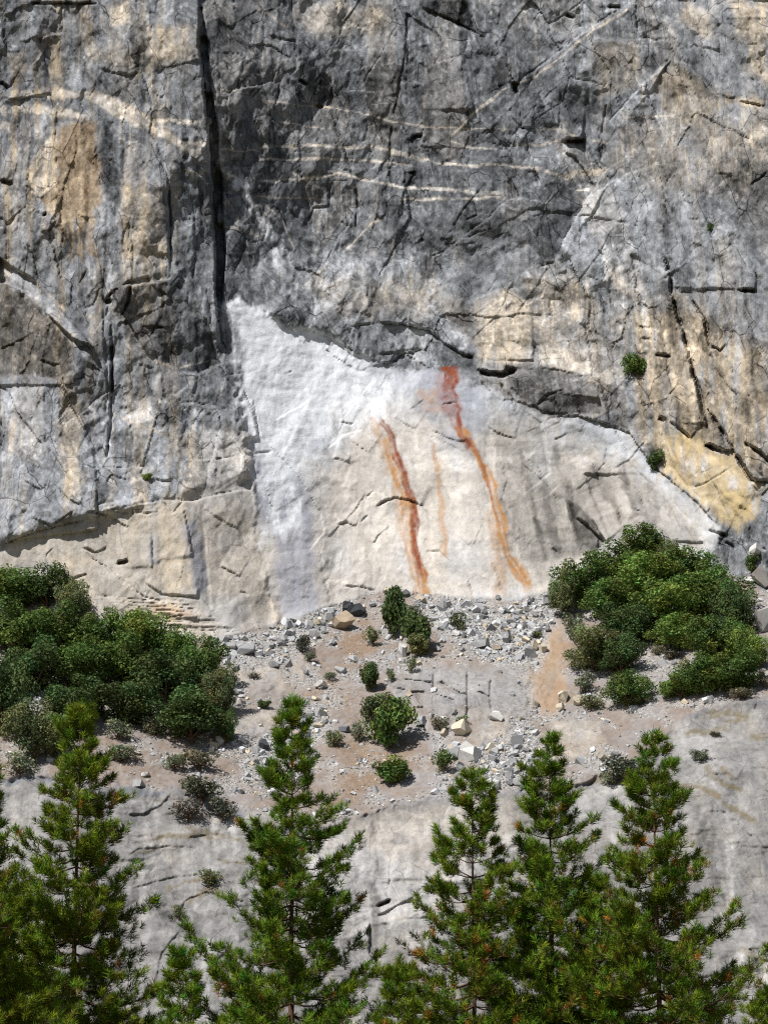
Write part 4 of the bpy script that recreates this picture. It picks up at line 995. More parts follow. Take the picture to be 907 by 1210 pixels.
BOULDER = bm_
SHAPES = [rock_shape(300 + i, 3) for i in range(8)]
# rubble: thousands of small stones, more where the grey fans run
N = 110000
sx = rng.uniform(-150, 1060, N); sy = rng.uniform(650, 1000, N)
gv = sample(F['gravel'], sx, sy); sv = sample(tal, sx, sy)
tt1 = np.interp(sx, AX, talus_top)
clump = vnoise(sx / 16, sy / 9, 400) * vnoise(sx / 50, sy / 25, 401) * 2.2
oz = poly_sd(sx.astype(np.float32), sy.astype(np.float32), orange_soil) > 0
prob = sv * (gv * .85 + .08 * clump + .25 * np.exp(-((sy - tt1) / 12) ** 2) * (sx > 240) * (sx < 670)) * np.where(oz, .15, 1)
for p in BEDROCK: prob *= np.where(poly_sd(sx.astype(np.float32), sy.astype(np.float32), p) > -2, .30, 1)
keep = rng.uniform(0, 1, N) < prob * .95
sx = sx[keep]; sy = sy[keep]; gv = gv[keep]; n = len(sx)
if n > 20000:
    k = rng.choice(n, 20000, replace=False); sx = sx[k]; sy = sy[k]; gv = gv[k]; n = 20000
base = at_many(sx, sy)
size = np.clip(0.06 * rng.pareto(2.0, n) + .075, 0, .6) * (0.8 + .4 * gv)
sc = size[:, None] * rng.uniform(.45, 1.4, (n, 3))
M = rand_rot(n) * sc[:, None, :]
tv = rng.uniform(0, 1, n)
tc_ = np.clip(rng.normal(.43, .13, n), .14, .75)
warm = (rng.uniform(0, 1, n) < .16)[:, None]
colr = np.where(warm, tc_[:, None] * np.array([1.15, 1.0, .78]), tc_[:, None] * np.array([.985, 1.0, 1.03]))
Vs, Ts, Cs = [], [], []; off = 0
sid = rng.integers(0, 8, n)
for k, (SV, ST) in enumerate(SHAPES):
    ix = np.nonzero(sid == k)[0]
    P = np.einsum('nij,vj->nvi', M[ix], SV) + (base[ix] + np.array([0, 0, 1]) * size[ix][:, None] * .25)[:, None, :]
    Vs.append(P.reshape(-1, 3)); nv = len(SV)
    Ts.append((ST[None] + (np.arange(len(ix)) * nv)[:, None, None] + off).reshape(-1, 3)); off += len(ix) * nv
    Cs.append(np.repeat(np.concatenate([colr[ix], np.ones((len(ix), 1))], 1), nv, 0))
rub = link('rubble', tri_mesh('rubble', np.concatenate(Vs), np.concatenate(Ts), STONE, np.concatenate(Cs)))
tag(rub, 'loose angular grey rubble spread over the slope below the scar', 'rubble', kind='stuff')
# boulders one can pick out
BM = []
for i in range(10):
    V, T = rock_shape(600 + i, 5)
    BM.append(tri_mesh('boulder', V, T, BOULDER))
def boulder(px, py, w, h, col, label, group=None, name='boulder', shape=None, rot=None):
    m = m_per_unit(px, py)
    o = link(name, BM[rng.integers(0, 10) if shape is None else shape])
    p = at_many(np.array([px * 1.0]), np.array([py + h * .4]))[0]
    o.scale = (w * m * .56 * rng.uniform(.85, 1.15), w * m * .45, h * m * .6)
    o.rotation_euler = rot if rot else (rng.normal(0, .25), rng.normal(0, .25), rng.uniform(0, 6.3))
    o.location = (p[0], p[1], p[2] + h * m * .36)
    o.color = (*col, 1)
    tag(o, label, 'boulder', group)
    return o
GREY, WHITE, CREAM, TANC, DARK = (.36, .365, .375), (.62, .61, .60), (.60, .53, .42), (.40, .32, .24), (.075, .08, .09)
for a in ((411, 718, 15, 15, DARK, 'dark slab-like boulder leaning left of its twin at the talus top'), (420, 721, 19, 15, DARK, 'larger dark wedge boulder leaning right at the talus top'),
          (403, 735, 26, 19, TANC, 'wide tan boulder just below the two dark slabs'), (389, 728, 15, 12, GREY, 'grey boulder touching the dark slabs on their left'),
          (379, 809, 16, 9, WHITE, 'flat white boulder in bare soil above the middle pine'), (407, 861, 14, 8, (.17, .18, .21), 'low blue-grey boulder left of the large round shrub'),
          (276, 816, 11, 9, WHITE, 'small pale boulder beside the left thicket edge'), (291, 768, 22, 11, GREY, 'wide grey boulder at the left end of the talus top'),
          (274, 764, 15, 7, WHITE, 'flat white boulder beside the right tip of the left thicket'), (312, 881, 16, 9, DARK, 'dark block standing in for a shaded hollow in the grey rubble left of the middle pine'),  # last one: dark block added for the shade of a hollow in the rubble
          (476, 769, 13, 16, WHITE, 'upright white boulder at the foot of the tall dark shrubs'), (475, 781, 9, 7, WHITE, 'small white stone just below the upright white boulder'),
          (554, 890, 24, 21, WHITE, 'large cream-white boulder with a shaded underside above the slim pine'), (535, 889, 18, 15, GREY, 'grey boulder immediately left of the large cream-white one'),
          (545, 861, 20, 16, CREAM, 'cream boulder among dry scrub below the bedrock outcrop'), (522, 851, 9, 11, WHITE, 'small white block beside the round shrub below the outcrop'),
          (587, 846, 15, 12, WHITE, 'pale rounded boulder at the lower edge of the outcrop'), (568, 760, 19, 10, GREY, 'long grey boulder in the middle of the right fan'),
          (539, 748, 10, 7, WHITE, 'white stone under the lone grey shrub in the right fan'), (496, 851, 15, 14, GREY, 'grey boulder at the lower left corner of the outcrop'),
          (632, 763, 9, 13, CREAM, 'left of two cream stones set in orange soil'), (641, 765, 11, 13, CREAM, 'right of two cream stones set in orange soil'),
          (886, 685, 15, 8, WHITE, 'flat white boulder right of the right thicket'), (893, 652, 20, 12, WHITE, 'white boulder above the small dark bush at the right edge'),
          (664, 822, 15, 14, CREAM, 'upper cream boulder below the orange soil'), (682, 828, 15, 12, CREAM, 'cream boulder at the foot of the grey scrub below the right thicket'), (661, 836, 12, 9, CREAM, 'lowest cream boulder below the orange soil'),
          (900, 682, 18, 30, (.34, .32, .30), 'tall leaning block at the right edge of the picture'), (902, 732, 24, 32, (.36, .35, .34), 'broad pale block below the leaning one at the right edge'),
          (640, 738, 10, 5, WHITE, 'white stone beside the grass tuft on the fan right of centre'), (868, 820, 16, 9, TANC, 'brown boulder at the lower edge of the right thicket'),
          (165, 925, 13, 9, GREY, 'grey boulder on the slab edge right of the left pine'), (172, 915, 12, 6, WHITE, 'white stone on the slab edge right of the left pine'), (160, 888, 12, 6, WHITE, 'white flat stone between the grey scrub bushes')):
    boulder(*a)
FG = [((520, 660, 700, 770), 46, 'angular grey block in the rubble fan below the rusty streaks', 'blocks in the upper right fan'),
      ((565, 640, 850, 930), 26, 'grey block in the lower rubble tongue above the slim pine', 'blocks in the lower right rubble'),
      ((265, 420, 705, 795), 30, 'grey block in the rubble left of the talus peak', 'blocks in the upper left fan'),
      ((285, 400, 800, 935), 22, 'pale block in the rubble behind the top of the middle pine', 'blocks in the lower left rubble')]
for (x0, x1, y0, y1), n, l, g in FG:
    k = 0; tries = 0
    while k < n and tries < 4000:
        tries += 1
        x = rng.uniform(x0, x1); y = rng.uniform(y0, y1)
        if sample(F['gravel'], np.array([x]), np.array([y]))[0] < .4: continue
        w = rng.uniform(7.5, 13); t = rng.uniform(.28, .55)
        boulder(x, y, w, w * rng.uniform(.45, .8), (t, t * 1.0, t * 1.02), l, g); k += 1

# ------------------------------------------------------------------ shrubs and oaks
lm, nt, b = new_mat('leaves')
a_ = node(nt, 'ShaderNodeAttribute', attribute_name='tint'); oi = node(nt, 'ShaderNodeObjectInfo')
nt.links.new(mixc(nt, 1.0, a_.outputs['Color'], oi.outputs['Color'], 'MULTIPLY'), b.inputs['Base Color'])
b.inputs['Roughness'].default_value = .6; b.inputs['Specular IOR Level'].default_value = .25
tr = node(nt, 'ShaderNodeBsdfTranslucent'); nt.links.new(b.inputs['Base Color'].links[0].from_socket, tr.inputs[0])
mx = node(nt, 'ShaderNodeMixShader'); mx.inputs[0].default_value = .22
nt.links.new(b.outputs[0], mx.inputs[1]); nt.links.new(tr.outputs[0], mx.inputs[2]); nt.links.new(mx.outputs[0], nt.nodes['Material Output'].inputs[0])
LEAF = lm
wm, nt, b = new_mat('bark')
tc = node(nt, 'ShaderNodeTexCoord').outputs['Object']
nt.links.new(mixc(nt, noise_n(nt, 6, 5, .7, tc), lin(58, 44, 36), lin(116, 92, 76)), b.inputs['Base Color'])
BARK = wm
def crown_mesh(name, nl, leaf, nlobes, spread, lob, top=0.0):
    """leaf-sized faces spread through overlapping lobes inside a unit crown"""
    cen = []
    for k in range(nlobes):
        d = rng.normal(size=3); d /= np.linalg.norm(d); d[2] = d[2] * .85 + .1
        cen.append(d * spread * rng.uniform(.3, 1.08))
    cen = np.array(cen + [[0, 0, 0]]); R = np.append(rng.uniform(lob * .7, lob * 1.15, nlobes), lob * 1.1)
    if top: cen[:, :2] *= (1 - top * np.clip(cen[:, 2:3] + .2, 0, 1)); 
    k = rng.choice(len(R), nl, p=R ** 2 / (R ** 2).sum())
    d = rng.normal(size=(nl, 3)); d /= np.linalg.norm(d, axis=1, keepdims=True)
    rr = R[k] * np.clip(rng.normal(.92, .20, nl), .4, 1.45) * (1 + .22 * np.sin(d[:, 0] * 7 + k * 2.1) * np.sin(d[:, 1] * 6 + k) * np.sin(d[:, 2] * 7 + 1.3 * k))
    P = cen[k] + d * rr[:, None]
    dist = np.linalg.norm(P[:, None] - cen[None], axis=2) / R[None]
    ok = (dist.min(1) > .62) | (rng.uniform(0, 1, nl) < .25)
    P = P[ok]; d = d[ok]; k = k[ok]; n = len(P)
    nrm = d + rng.normal(size=(n, 3)) * .75 + np.array([0, 0, .35]); nrm /= np.linalg.norm(nrm, axis=1, keepdims=True)
    t1 = np.cross(nrm, rng.normal(size=(n, 3))); t1 /= np.linalg.norm(t1, axis=1, keepdims=True); t2 = np.cross(nrm, t1)
    L = leaf * rng.uniform(.6, 1.35, n)[:, None]
    q = np.stack([P - t1 * L, P - t2 * L * .55 + nrm * L * .15, P + t1 * L, P + t2 * L * .55 + nrm * L * .15], 1).reshape(-1, 3)
    T = np.arange(n * 4).reshape(-1, 4)
    lt = rng.uniform(.65, 1.35, len(R))[k] * rng.uniform(.65, 1.35, n)
    hue = rng.normal(0, .12, n) + rng.normal(0, .12, len(R))[k]
    col = np.stack([lt * (1 + hue), lt, lt * (1 - hue * .5), np.ones(n)], 1)
    return tri_mesh(name, q, T, LEAF, np.repeat(col, 4, 0))
def tube(path, rad, seg=7):
    path = np.asarray(path, float); V = []; T = []
    for i, p in enumerate(path):
        t = path[min(i + 1, len(path) - 1)] - path[max(i - 1, 0)]; t /= np.linalg.norm(t) + 1e-9
        u = np.cross(t, [0.31, .9, .2]); u /= np.linalg.norm(u); v = np.cross(t, u)
        for s in range(seg):
            a = 2 * math.pi * s / seg
            V.append(p + rad[i] * (u * math.cos(a) + v * math.sin(a)))
    for i in range(len(path) - 1):
        for s in range(seg):
            T.append((i * seg + s, i * seg + (s + 1) % seg, (i + 1) * seg + (s + 1) % seg, (i + 1) * seg + s))
    return np.array(V), np.array(T)
def join(parts):
    Vs, Ts, off = [], [], 0
    for V, T in parts:
        Vs.append(V); Ts.append(T + off); off += len(V)
    return np.concatenate(Vs), np.concatenate(Ts)
def limb_mesh(name, nlimb, r):
    parts = [tube([(0, 0, -1.15), (.02, .0, -.8), (-.02, .03, -.4), (.02, 0, .1)], [r, r * .85, r * .7, r * .4])]
    for k in range(nlimb):
        a = 2 * math.pi * k / nlimb + rng.uniform(-.4, .4); e = rng.uniform(.4, .8)
        parts.append(tube([(0, 0, -.7 + .1 * k / nlimb), (.25 * math.cos(a), .25 * math.sin(a), -.4), (e * math.cos(a), e * math.sin(a), rng.uniform(-.1, .4))], [r * .6, r * .45, r * .12], 5))
    return tri_mesh(name, *join(parts), BARK, None, True)
OAK = [crown_mesh('crown', 11500, .043, 44, .84, .25) for i in range(6)]
BUSH = [crown_mesh('crown', 3000, .085, 22, .76, .30) for i in range(5)]
TALL = [crown_mesh('crown', 3600, .08, 24, .8, .28, .6) for i in range(2)]
SCRUB = [crown_mesh('foliage', 1100, .085, 14, .68, .36) for i in range(4)]
LIMB = [limb_mesh('trunk', 5, .06) for i in range(3)]
G_DARK, G_MID, G_LIGHT, G_OLIVE, G_GREY, G_DRY = (.072, .115, .032), (.105, .168, .036), (.155, .225, .045), (.15, .175, .07), (.20, .22, .13), (.23, .21, .13)
def shrub(cx, cy, w, h, kind, col, label, cat='shrub', group=None, name='shrub'):
    foot = cy + h * (.40 if kind != 'scrub' else .3)
    p = at_many(np.array([cx * 1.0]), np.array([foot]))[0]
    m = m_per_unit(cx, foot)
    e = bpy.data.objects.new(name, None); COL.objects.link(e); e.location = p; e.empty_display_size = .5
    lib = dict(oak=OAK, bush=BUSH, tall=TALL, scrub=SCRUB)[kind]
    c = link('crown' if kind != 'scrub' else 'foliage', lib[rng.integers(0, len(lib))], e)
    hz = h * m * .58; wx = w * m * (.62 if kind == 'oak' else .54)
    c.scale = (wx, wx * .95, hz); c.location = (0, 0, hz * .86); c.rotation_euler = (0, 0, rng.uniform(0, 6.3))
    v = rng.uniform(.88, 1.12)
    c.color = (col[0] * v, col[1] * v, col[2] * v, 1)
    t = link('trunk' if kind in ('oak',) else 'stem', LIMB[rng.integers(0, 3)], e)
    t.scale = (wx, wx, hz); t.location = (0, 0, hz * .86); t.rotation_euler = (0, 0, rng.uniform(0, 6.3))
    tag(e, label, cat, group)
    return e
LG, RG, CG, SG = 'oaks of the left thicket', 'oaks of the right thicket', 'shrubs on the talus', 'dry scrub bushes'
OAKS_L = [(14, 702, 74, 58, G_MID, 'dark oak crown at the top left edge of the left thicket'), (56, 700, 60, 52, G_DARK, 'oak crown with a ragged top at the summit of the left thicket'),
          (88, 718, 42, 58, G_OLIVE, 'narrow grey-green oak on the upper right shoulder of the left thicket'), (18, 748, 84, 62, G_MID, 'broad oak below the top left edge of the left thicket'),
          (66, 750, 78, 60, G_MID, 'rounded oak in the upper middle of the left thicket'), (116, 752, 62, 52, G_MID, 'oak below the grey-green shoulder of the left thicket'),
          (166, 755, 72, 62, G_LIGHT, 'brightest green oak, its pointed top against the cream slab'), (203, 768, 52, 48, G_MID, 'small oak right of the brightest green one'),
          (238, 792, 62, 62, G_MID, 'oak at the upper right corner of the left thicket'), (146, 790, 84, 62, G_MID, 'broad oak under the brightest green one'),
          (94, 792, 82, 62, G_MID, 'broad oak in the very middle of the left thicket'), (38, 796, 84, 64, G_DARK, 'dark oak at mid height near the left edge'),
          (196, 806, 82, 66, G_DARK, 'wide oak in the right half of the left thicket'), (257, 822, 42, 64, G_OLIVE, 'thin open oak on the right margin of the left thicket'),
          (150, 834, 74, 58, G_DARK, 'oak at the lower middle of the left thicket'), (226, 852, 88, 66, G_DARK, 'layered dark oak at the lower right corner of the left thicket'),
          (92, 838, 72, 60, G_DARK, 'oak half hidden behind the tip of the left pine'), (0, 830, 64, 100, G_DARK, 'very dark oak cut by the left edge of the picture'),
          (42, 872, 66, 72, G_OLIVE, 'rounded olive oak at the lower left of the thicket'), (266, 862, 26, 46, G_DARK, 'slim dark oak at the lower right tip of the left thicket')]
for x, y, w, h, c, l in OAKS_L: shrub(x, y, w, h, 'oak', c, l, 'oak', LG, 'oak_tree')
OAKS_R = [(762, 648, 64, 46, G_MID, 'domed oak at the very top of the right thicket'), (792, 657, 32, 30, G_OLIVE, 'small olive oak right of the topmost dome'),
          (690, 692, 72, 60, G_MID, 'large oak at the upper left of the right thicket'), (667, 708, 34, 56, G_OLIVE, 'greyish oak with a pale bare stem at the left margin'),
          (735, 670, 70, 48, G_MID, 'oak left of and below the topmost dome'), (764, 692, 92, 62, G_LIGHT, 'broad bright oak under the topmost dome'),
          (815, 680, 74, 56, G_MID, 'oak on the upper right shoulder of the right thicket'), (838, 708, 80, 60, G_MID, 'broad oak at the right of the right thicket'),
          (868, 726, 46, 62, G_DARK, 'dark oak on the right margin of the right thicket'), (792, 725, 92, 58, G_LIGHT, 'widest oak in the middle of the right thicket'),
          (722, 716, 72, 52, G_MID, 'oak in the left middle of the right thicket'), (744, 742, 64, 56, G_DARK, 'dark oak left of the bare gap in the right thicket'),
          (703, 770, 74, 58, G_OLIVE, 'olive oak at the lower left of the right thicket'), (733, 780, 54, 48, G_DARK, 'dark oak left of the pale rubble strip'),
          (800, 752, 72, 42, G_LIGHT, 'low oak just above the bare gap in the right thicket'), (846, 762, 76, 56, G_MID, 'rounded oak right of the bare gap'),
          (882, 772, 42, 52, G_LIGHT, 'bright oak at the lower right margin'), (860, 798, 78, 46, G_MID, 'oak at the lower right corner of the right thicket'),
          (828, 802, 58, 46, G_MID, 'oak on the lower edge of the right thicket'), (804, 814, 46, 30, G_LIGHT, 'low bright oak at the lowest tip of the right thicket'),
          (742, 818, 50, 46, G_MID, 'single round oak standing below the left part of the thicket')]
for x, y, w, h, c, l in OAKS_R: shrub(x, y, w, h, 'oak', c, l, 'oak', RG, 'oak_tree')
for x, y, w, h, k, c, l in [(465, 728, 36, 70, 'tall', G_DARK, 'tall upright dark shrub at the peak of the talus'), (489, 750, 40, 52, 'bush', G_DARK, 'dark shrub right of the tall one at the talus peak'),
          (488, 726, 30, 22, 'scrub', G_GREY, 'greyish twiggy shrub behind the talus peak shrubs'), (440, 756, 22, 28, 'scrub', G_OLIVE, 'thin olive shrub left of the talus peak shrubs'), (495, 765, 30, 30, 'bush', G_OLIVE, 'olive shrub at the lower right of the peak shrubs'),
          (541, 738, 24, 24, 'scrub', G_OLIVE, 'lone grey-green shrub in the right rubble fan'), (357, 764, 24, 26, 'scrub', (.07, .07, .05), 'dark twiggy shrub in the left rubble fan'), (366, 778, 20, 14, 'scrub', G_GREY, 'low grey shrub under the dark twiggy one'),
          (437, 802, 28, 40, 'tall', G_DARK, 'upright dark shrub midway down the talus'), (462, 801, 14, 18, 'scrub', G_OLIVE, 'tiny olive shrub right of the upright dark one'), (486, 789, 14, 24, 'scrub', G_OLIVE, 'slim olive shrub above the bedrock outcrop'),
          (460, 858, 62, 64, 'bush', G_MID, 'largest round shrub in the lower middle of the talus'), (448, 840, 40, 40, 'bush', G_OLIVE, 'olive shrub joined to the upper left of the largest round one'), (424, 868, 24, 34, 'scrub', G_GREY, 'grey twiggy shrub left of the largest round one'),
          (395, 876, 26, 22, 'scrub', G_OLIVE, 'small olive shrub in soil right of the middle pine top'), (463, 914, 46, 32, 'bush', G_MID, 'spreading green shrub below the largest round one'), (524, 904, 30, 34, 'scrub', G_MID, 'loose green shrub left of the slim pine top'),
          (520, 858, 26, 18, 'scrub', G_DRY, 'dry brown scrub under the bedrock outcrop'), (546, 852, 18, 12, 'scrub', G_MID, 'small green shrub beside the cream boulder'), (312, 833, 16, 12, 'bush', G_DARK, 'tiny dark shrub alone on the left talus'),
          (633, 751, 18, 10, 'scrub', G_OLIVE, 'green tuft at the upper end of the orange soil'), (390, 800, 20, 12, 'scrub', G_GREY, 'sparse grey scrub on the bare soil left of centre'),
          (750, 433, 34, 28, 'bush', G_MID, 'round green bush rooted in the right-hand wall'), (774, 545, 22, 28, 'bush', G_DARK, 'dark bush where the scar meets the yellow rock'), (174, 564, 14, 11, 'bush', G_LIGHT, 'tiny bright green plant on the left ledge'),
          (839, 269, 9, 13, 'bush', G_DARK, 'speck of green high on the right-hand wall'), (890, 668, 22, 28, 'bush', G_DARK, 'small dark bush at the right edge between pale blocks'), (592, 455, 7, 7, 'scrub', G_OLIVE, 'tiny olive tuft under the black hollow by the scar')]:
    shrub(x, y, w, h, k, c, l, 'shrub', CG)
for x, y, w, h, c, l in [(140, 866, 36, 30, G_GREY, 'grey-green scrub at the lower edge of the left thicket, nearest the pine'), (182, 862, 34, 27, G_GREY, 'pale grey scrub under the oak at the lower middle'), (142, 893, 46, 24, G_GREY, 'low grey scrub below the one nearest the left pine'),
          (206, 904, 36, 24, G_GREY, 'grey scrub above the slab, left of the two lowest'), (236, 902, 52, 28, G_DRY, 'dry scrub at the edge of the left rubble'), (24, 908, 44, 36, G_GREY, 'grey scrub between the two left pines'),
          (238, 938, 62, 40, (.10, .105, .06), 'large olive scrub clump on the slab left of the middle pine'), (222, 962, 44, 30, (.15, .13, .10), 'brown-grey scrub at the lower left of the large olive clump'), (262, 960, 36, 34, (.10, .10, .07), 'dark scrub at the lower right of the large olive clump'),
          (248, 1041, 36, 24, G_OLIVE, 'olive bush on a grassy crack of the lower left slab'), (211, 1081, 18, 22, G_OLIVE, 'small olive bush left of and below the one on the grassy crack'), (680, 748, 34, 38, G_GREY, 'grey leafless scrub on the left margin of the right thicket'),
          (698, 833, 34, 22, G_OLIVE, 'olive scrub below the orange soil'), (690, 812, 30, 26, G_GREY, 'grey scrub between the orange soil and the round oak'), (741, 914, 62, 36, (.10, .115, .075), 'grey-green bush left of the right pine top'), (722, 922, 30, 20, G_GREY, 'low grey bush beside the grey-green one'),
          (878, 822, 32, 16, G_DRY, 'dry brown scrub under the right thicket'), (901, 806, 20, 26, G_DRY, 'dry scrub at the right edge below the thicket'), (828, 895, 30, 14, G_GREY, 'flat grey scrub on the right slab'), (792, 776, 24, 12, G_DRY, 'dry scrub in the bare gap of the right thicket'),
          (777, 770, 22, 14, G_DRY, 'brown scrub at the left of the bare gap'), (755, 830, 24, 12, G_OLIVE, 'olive scrub at the foot of the single round oak'), (300, 800, 18, 8, G_DRY, 'dry tuft on pale rock left of centre'), (845, 868, 20, 7, G_DRY, 'dry tuft on the grassy ledge of the right slab')]:
    shrub(x, y, w, h, 'scrub', c, l, 'scrub', SG, 'scrub_bush')

# ------------------------------------------------------------------ pines in front
pm, nt, b = new_mat('pine_needles')
a_ = node(nt, 'ShaderNodeAttribute', attribute_name='tint')
nt.links.new(a_.outputs['Color'], b.inputs['Base Color'])
b.inputs['Roughness'].default_value = .6; b.inputs['Specular IOR Level'].default_value = .12
tr = node(nt, 'ShaderNodeBsdfTranslucent'); nt.links.new(a_.outputs['Color'], tr.inputs[0])
mx = node(nt, 'ShaderNodeMixShader'); mx.inputs[0].default_value = .15
nt.links.new(b.outputs[0], mx.inputs[1]); nt.links.new(tr.outputs[0], mx.inputs[2]); nt.links.new(mx.outputs[0], nt.nodes['Material Output'].inputs[0])
NEEDLE = pm
def tuft_proto(n, seed):
    r = np.random.default_rng(seed)
    t = r.uniform(0, 1, n)                                   # place along the twig
    az = r.uniform(0, 2 * math.pi, n); el = np.radians(r.uniform(12, 55, n) + (1 - t) * 22)
    d = np.stack([np.sin(el) * np.cos(az), np.sin(el) * np.sin(az), np.cos(el)], 1)
    L = r.uniform(.75, 1.1, n)[:, None]
    root = np.stack([0 * t, 0 * t, t * .9 - .45], 1)
    side = np.cross(d, r.normal(size=(n, 3))); side /= np.linalg.norm(side, axis=1, keepdims=True)
    tip = root + d * L; tip[:, 2] -= .04
    w = .05
    V = np.stack([root + d * .12 - side * w, root + d * .12 + side * w, tip], 1).reshape(-1, 3)
    return V, np.repeat(t, 3)
TUFT = [tuft_proto(36, 900 + i) for i in range(6)]
def pine(px, py, dist, half, depth_px, label, lean=0.0, dens=1.0, old=.06, seed=1, open_top=0.0, hue=0.0):
    """px, py: where the tip stands in the view; dist: metres away; half: crown half-width in units at depth_px below the tip"""
    r = np.random.default_rng(seed)
    dx, dz = ray(px, py)
    tip = np.array([dx * dist, dist, CAM_Z + dz * dist]); H = tip[2]
    s = dist / FPX                                            # metres per unit here
    slope = half / depth_px * 1.04
    e = bpy.data.objects.new('pine_tree', None); COL.objects.link(e); e.location = (tip[0], tip[1], 0)
    n = 14
    tz = np.linspace(0, H - .25, n); wob = np.cumsum(r.normal(0, .02, (n, 2)), 0) * np.linspace(1, 0, n)[:, None]
    path = np.column_stack([wob[:, 0] + lean * (tz - H) * .02, wob[:, 1], tz]); path[0, 2] = -.3
    tm = tri_mesh('trunk', *tube(path, np.maximum(.17 * (H - tz) / H * H / 18, .016), 10), BARK, None, True)
    link('trunk', tm, e)
    tx = lambda z: np.array([np.interp(z, tz, path[:, 0]), np.interp(z, tz, path[:, 1]), z])
    br = []; tufts = []                                       # (pos, axis, size, orange)
    tufts.append((tx(H - .18), np.array([0, 0, 1.]), 1.15, 0)); tufts.append((tx(H - .42), np.array([0, 0, 1.]), 1.1, 0)); tufts.append((tx(H - .7), np.array([.1, 0, 1.]), 1.0, 0))
    h = .45
    vis = (1215 - py) * s + 2.0
    while h < H * .8:
        deep = h > vis
        full = .16 + slope * h * (1 - .018 * max(h - 6, 0))
        nb = int(r.integers(4, 6)) if not deep else 3
        a0 = r.uniform(0, 6.28)
        for k in range(nb):
            a = a0 + 2 * math.pi * k / nb + r.normal(0, .5)
            L = full * r.uniform(.45, 1.2) * (1.25 if r.uniform() < .1 else 1)
            if h < 2.2: L = max(L, .22)
            rise = r.uniform(.25, .6) if h < 3.5 else r.uniform(-.05, .42)
            b0 = tx(H - h)
            dirh = np.array([math.cos(a), math.sin(a), 0.])
            m = 6; pts = []
            for i in range(m):
                u = i / (m - 1)
                pts.append(b0 + dirh * L * u + np.array([0, 0, L * (rise * u * u + .12 * u - (.16 * math.sin(u * 3.14) if h > 4 else 0))]) + r.normal(0, .02, 3) * u)
            pts = np.array(pts)
            rr = np.linspace(.010 + .012 * L, .005, m)
            br.append(tube(pts, rr, 4))
            axis_e = pts[-1] - pts[-2]; axis_e /= np.linalg.norm(axis_e); axis_e = axis_e * .6 + np.array([0, 0, .6])
            tufts.append((pts[-1], axis_e, 1.0, 0))
            ns = int(L * (13 if not deep else 2.2) * dens * (1 if L > .8 else 1.2))
            for q in range(ns):
                u = r.uniform(.22 + .25 * open_top * (h < 5), 1.0); i = min(int(u * (m - 1)), m - 2); f = u * (m - 1) - i
                p = pts[i] * (1 - f) + pts[i + 1] * f
                sa = a + r.choice([-1, 1]) * r.uniform(.3, 1.2)
                sl = r.uniform(.10, .28 + .26 * L) * (1.15 - u * .6)
                d = np.array([math.cos(sa), math.sin(sa), r.uniform(.05, .75)]); d /= np.linalg.norm(d)
                e2 = p + d * sl
                if sl > .2 and not deep: br.append(tube([p, p + d * sl * .6 + np.array([0, 0, -.02]), e2], [.009, .007, .005], 3))
                isold = 1 if r.uniform() < old * .7 * (1 if h > 3 else .25) else 0
                tufts.append((e2, d * .6 + np.array([0, 0, .75]), r.uniform(.7, 1.05), isold))
        h += r.uniform(.26, .50) if h < 5 else r.uniform(.24, .46)
        if deep: h += .5
    bm = tri_mesh('branches', *join(br), BARK, None, True)
    link('branches', bm, e)
    n = len(tufts)
    P = np.array([t[0] for t in tufts]); A = np.array([t[1] for t in tufts]); A /= np.linalg.norm(A, axis=1, keepdims=True)
    S = np.array([t[2] for t in tufts]) * .29; O = np.array([t[3] for t in tufts])
    u = np.cross(A, r.normal(size=(n, 3))); u /= np.linalg.norm(u, axis=1, keepdims=True); v = np.cross(A, u)
    M = np.stack([u, v, A], 2) * S[:, None, None]
    Vs, Cs = [], []
    tid = r.integers(0, 6, n)
    val = r.uniform(.5, 1.55, n); hu = r.normal(hue, .14, n)
    green = np.stack([(.112 * val * (1 + hu * 1.6)).clip(.015), .185 * val * (1 + hu * .3), .014 * val, np.ones(n)], 1)
    orange = np.stack([.36 * val, .155 * val, .03 * val, np.ones(n)], 1); yellow = np.stack([.24 * val, .19 * val, .035 * val, np.ones(n)], 1)
    pick = r.uniform(0, 1, n)
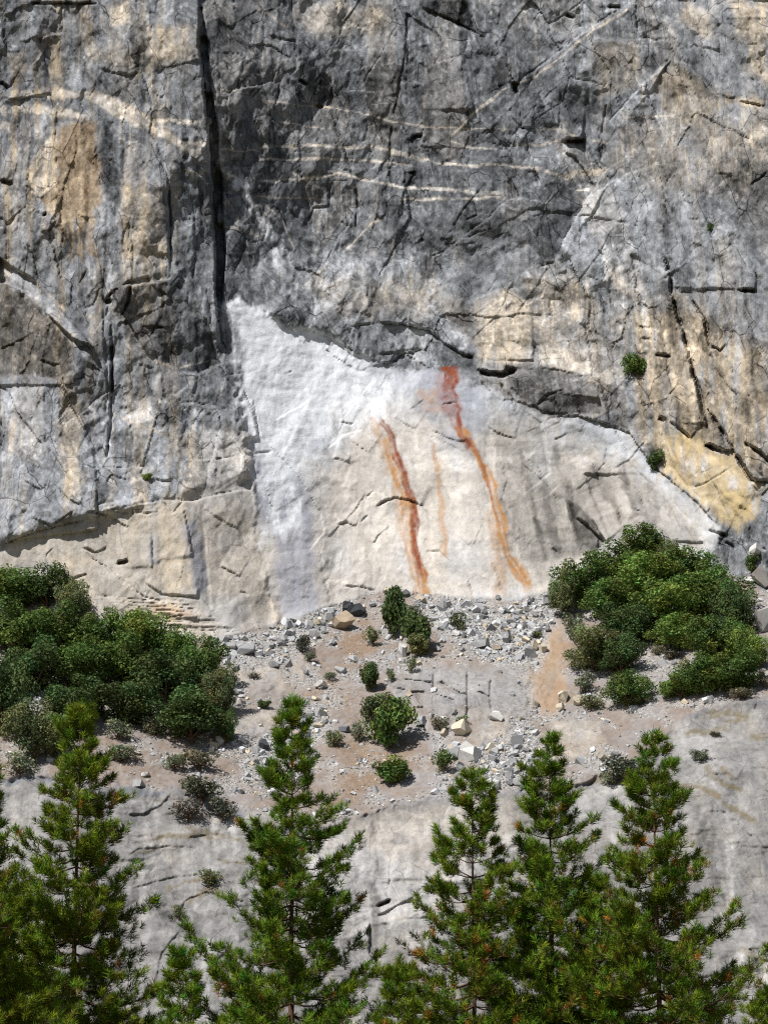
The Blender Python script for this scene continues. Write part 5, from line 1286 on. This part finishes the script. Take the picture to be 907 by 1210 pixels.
    for k, (TV, tt_) in enumerate(TUFT):
        ix = np.nonzero(tid == k)[0]
        Vs.append((np.einsum('nij,vj->nvi', M[ix], TV) + P[ix][:, None]).reshape(-1, 3))
        base_c = np.where((O[ix] > 0)[:, None], np.where((pick[ix] < .5)[:, None], orange[ix], yellow[ix]), green[ix])
        c = np.repeat(base_c[:, None, :], len(tt_), 1)
        lowmix = (np.clip(.35 - tt_, 0, .35) / .35)[None, :, None] * ((pick[ix] > .78) * .55)[:, None, None]
        c = c * (1 - lowmix) + yellow[ix][:, None, :] * lowmix
        Cs.append(c.reshape(-1, 4))
    V = np.concatenate(Vs)
    nm = tri_mesh('needles', V, np.arange(len(V)).reshape(-1, 3), NEEDLE, np.concatenate(Cs))
    link('needles', nm, e)
    tag(e, label, 'pine tree', 'pines in front of the cliff')
    return e
for a, k in (((-22, 872, 92, 90, 330, 'pine cut off by the left edge of the picture'), dict(seed=11, old=.05, dens=1.15, hue=.12)),
             ((96, 828, 97, 88, 300, 'leftmost whole pine, its pointed tip in front of the left thicket'), dict(seed=12, old=.07, hue=.10)),
             ((345, 822, 96, 92, 340, 'tallest pine, alone in the middle left with a dense dark green crown'), dict(seed=13, old=.03)),
             ((557, 906, 98, 92, 300, 'slim open pine with a bare trunk showing near its tip'), dict(seed=14, old=.11, open_top=1.0, dens=.9, hue=.06)),
             ((648, 866, 100, 96, 330, 'dense green pine right of the slim open one'), dict(seed=15, old=.05)),
             ((770, 864, 97, 106, 345, 'rightmost tall pine, with orange and yellow needle tufts'), dict(seed=16, old=.12, hue=.06)),
             ((905, 1164, 90, 40, 120, 'pine tip showing at the lower right corner'), dict(seed=17, old=.10, hue=.1)),
             ((217, 1116, 94, 30, 130, 'small pine tip left of the tallest pine'), dict(seed=18, old=.04)),
             ((470, 1135, 92, 46, 130, 'low pine tip between the tallest pine and the slim one'), dict(seed=19, old=.12, hue=.08)),
             ((706, 1030, 104, 70, 200, 'shorter pine half hidden between the two right-hand tall pines'), dict(seed=20, old=.06)),
             ((20, 1040, 99, 80, 180, 'lower pine filling the bottom left corner'), dict(seed=21, old=.06, hue=.1))):
    pine(*a, **k)
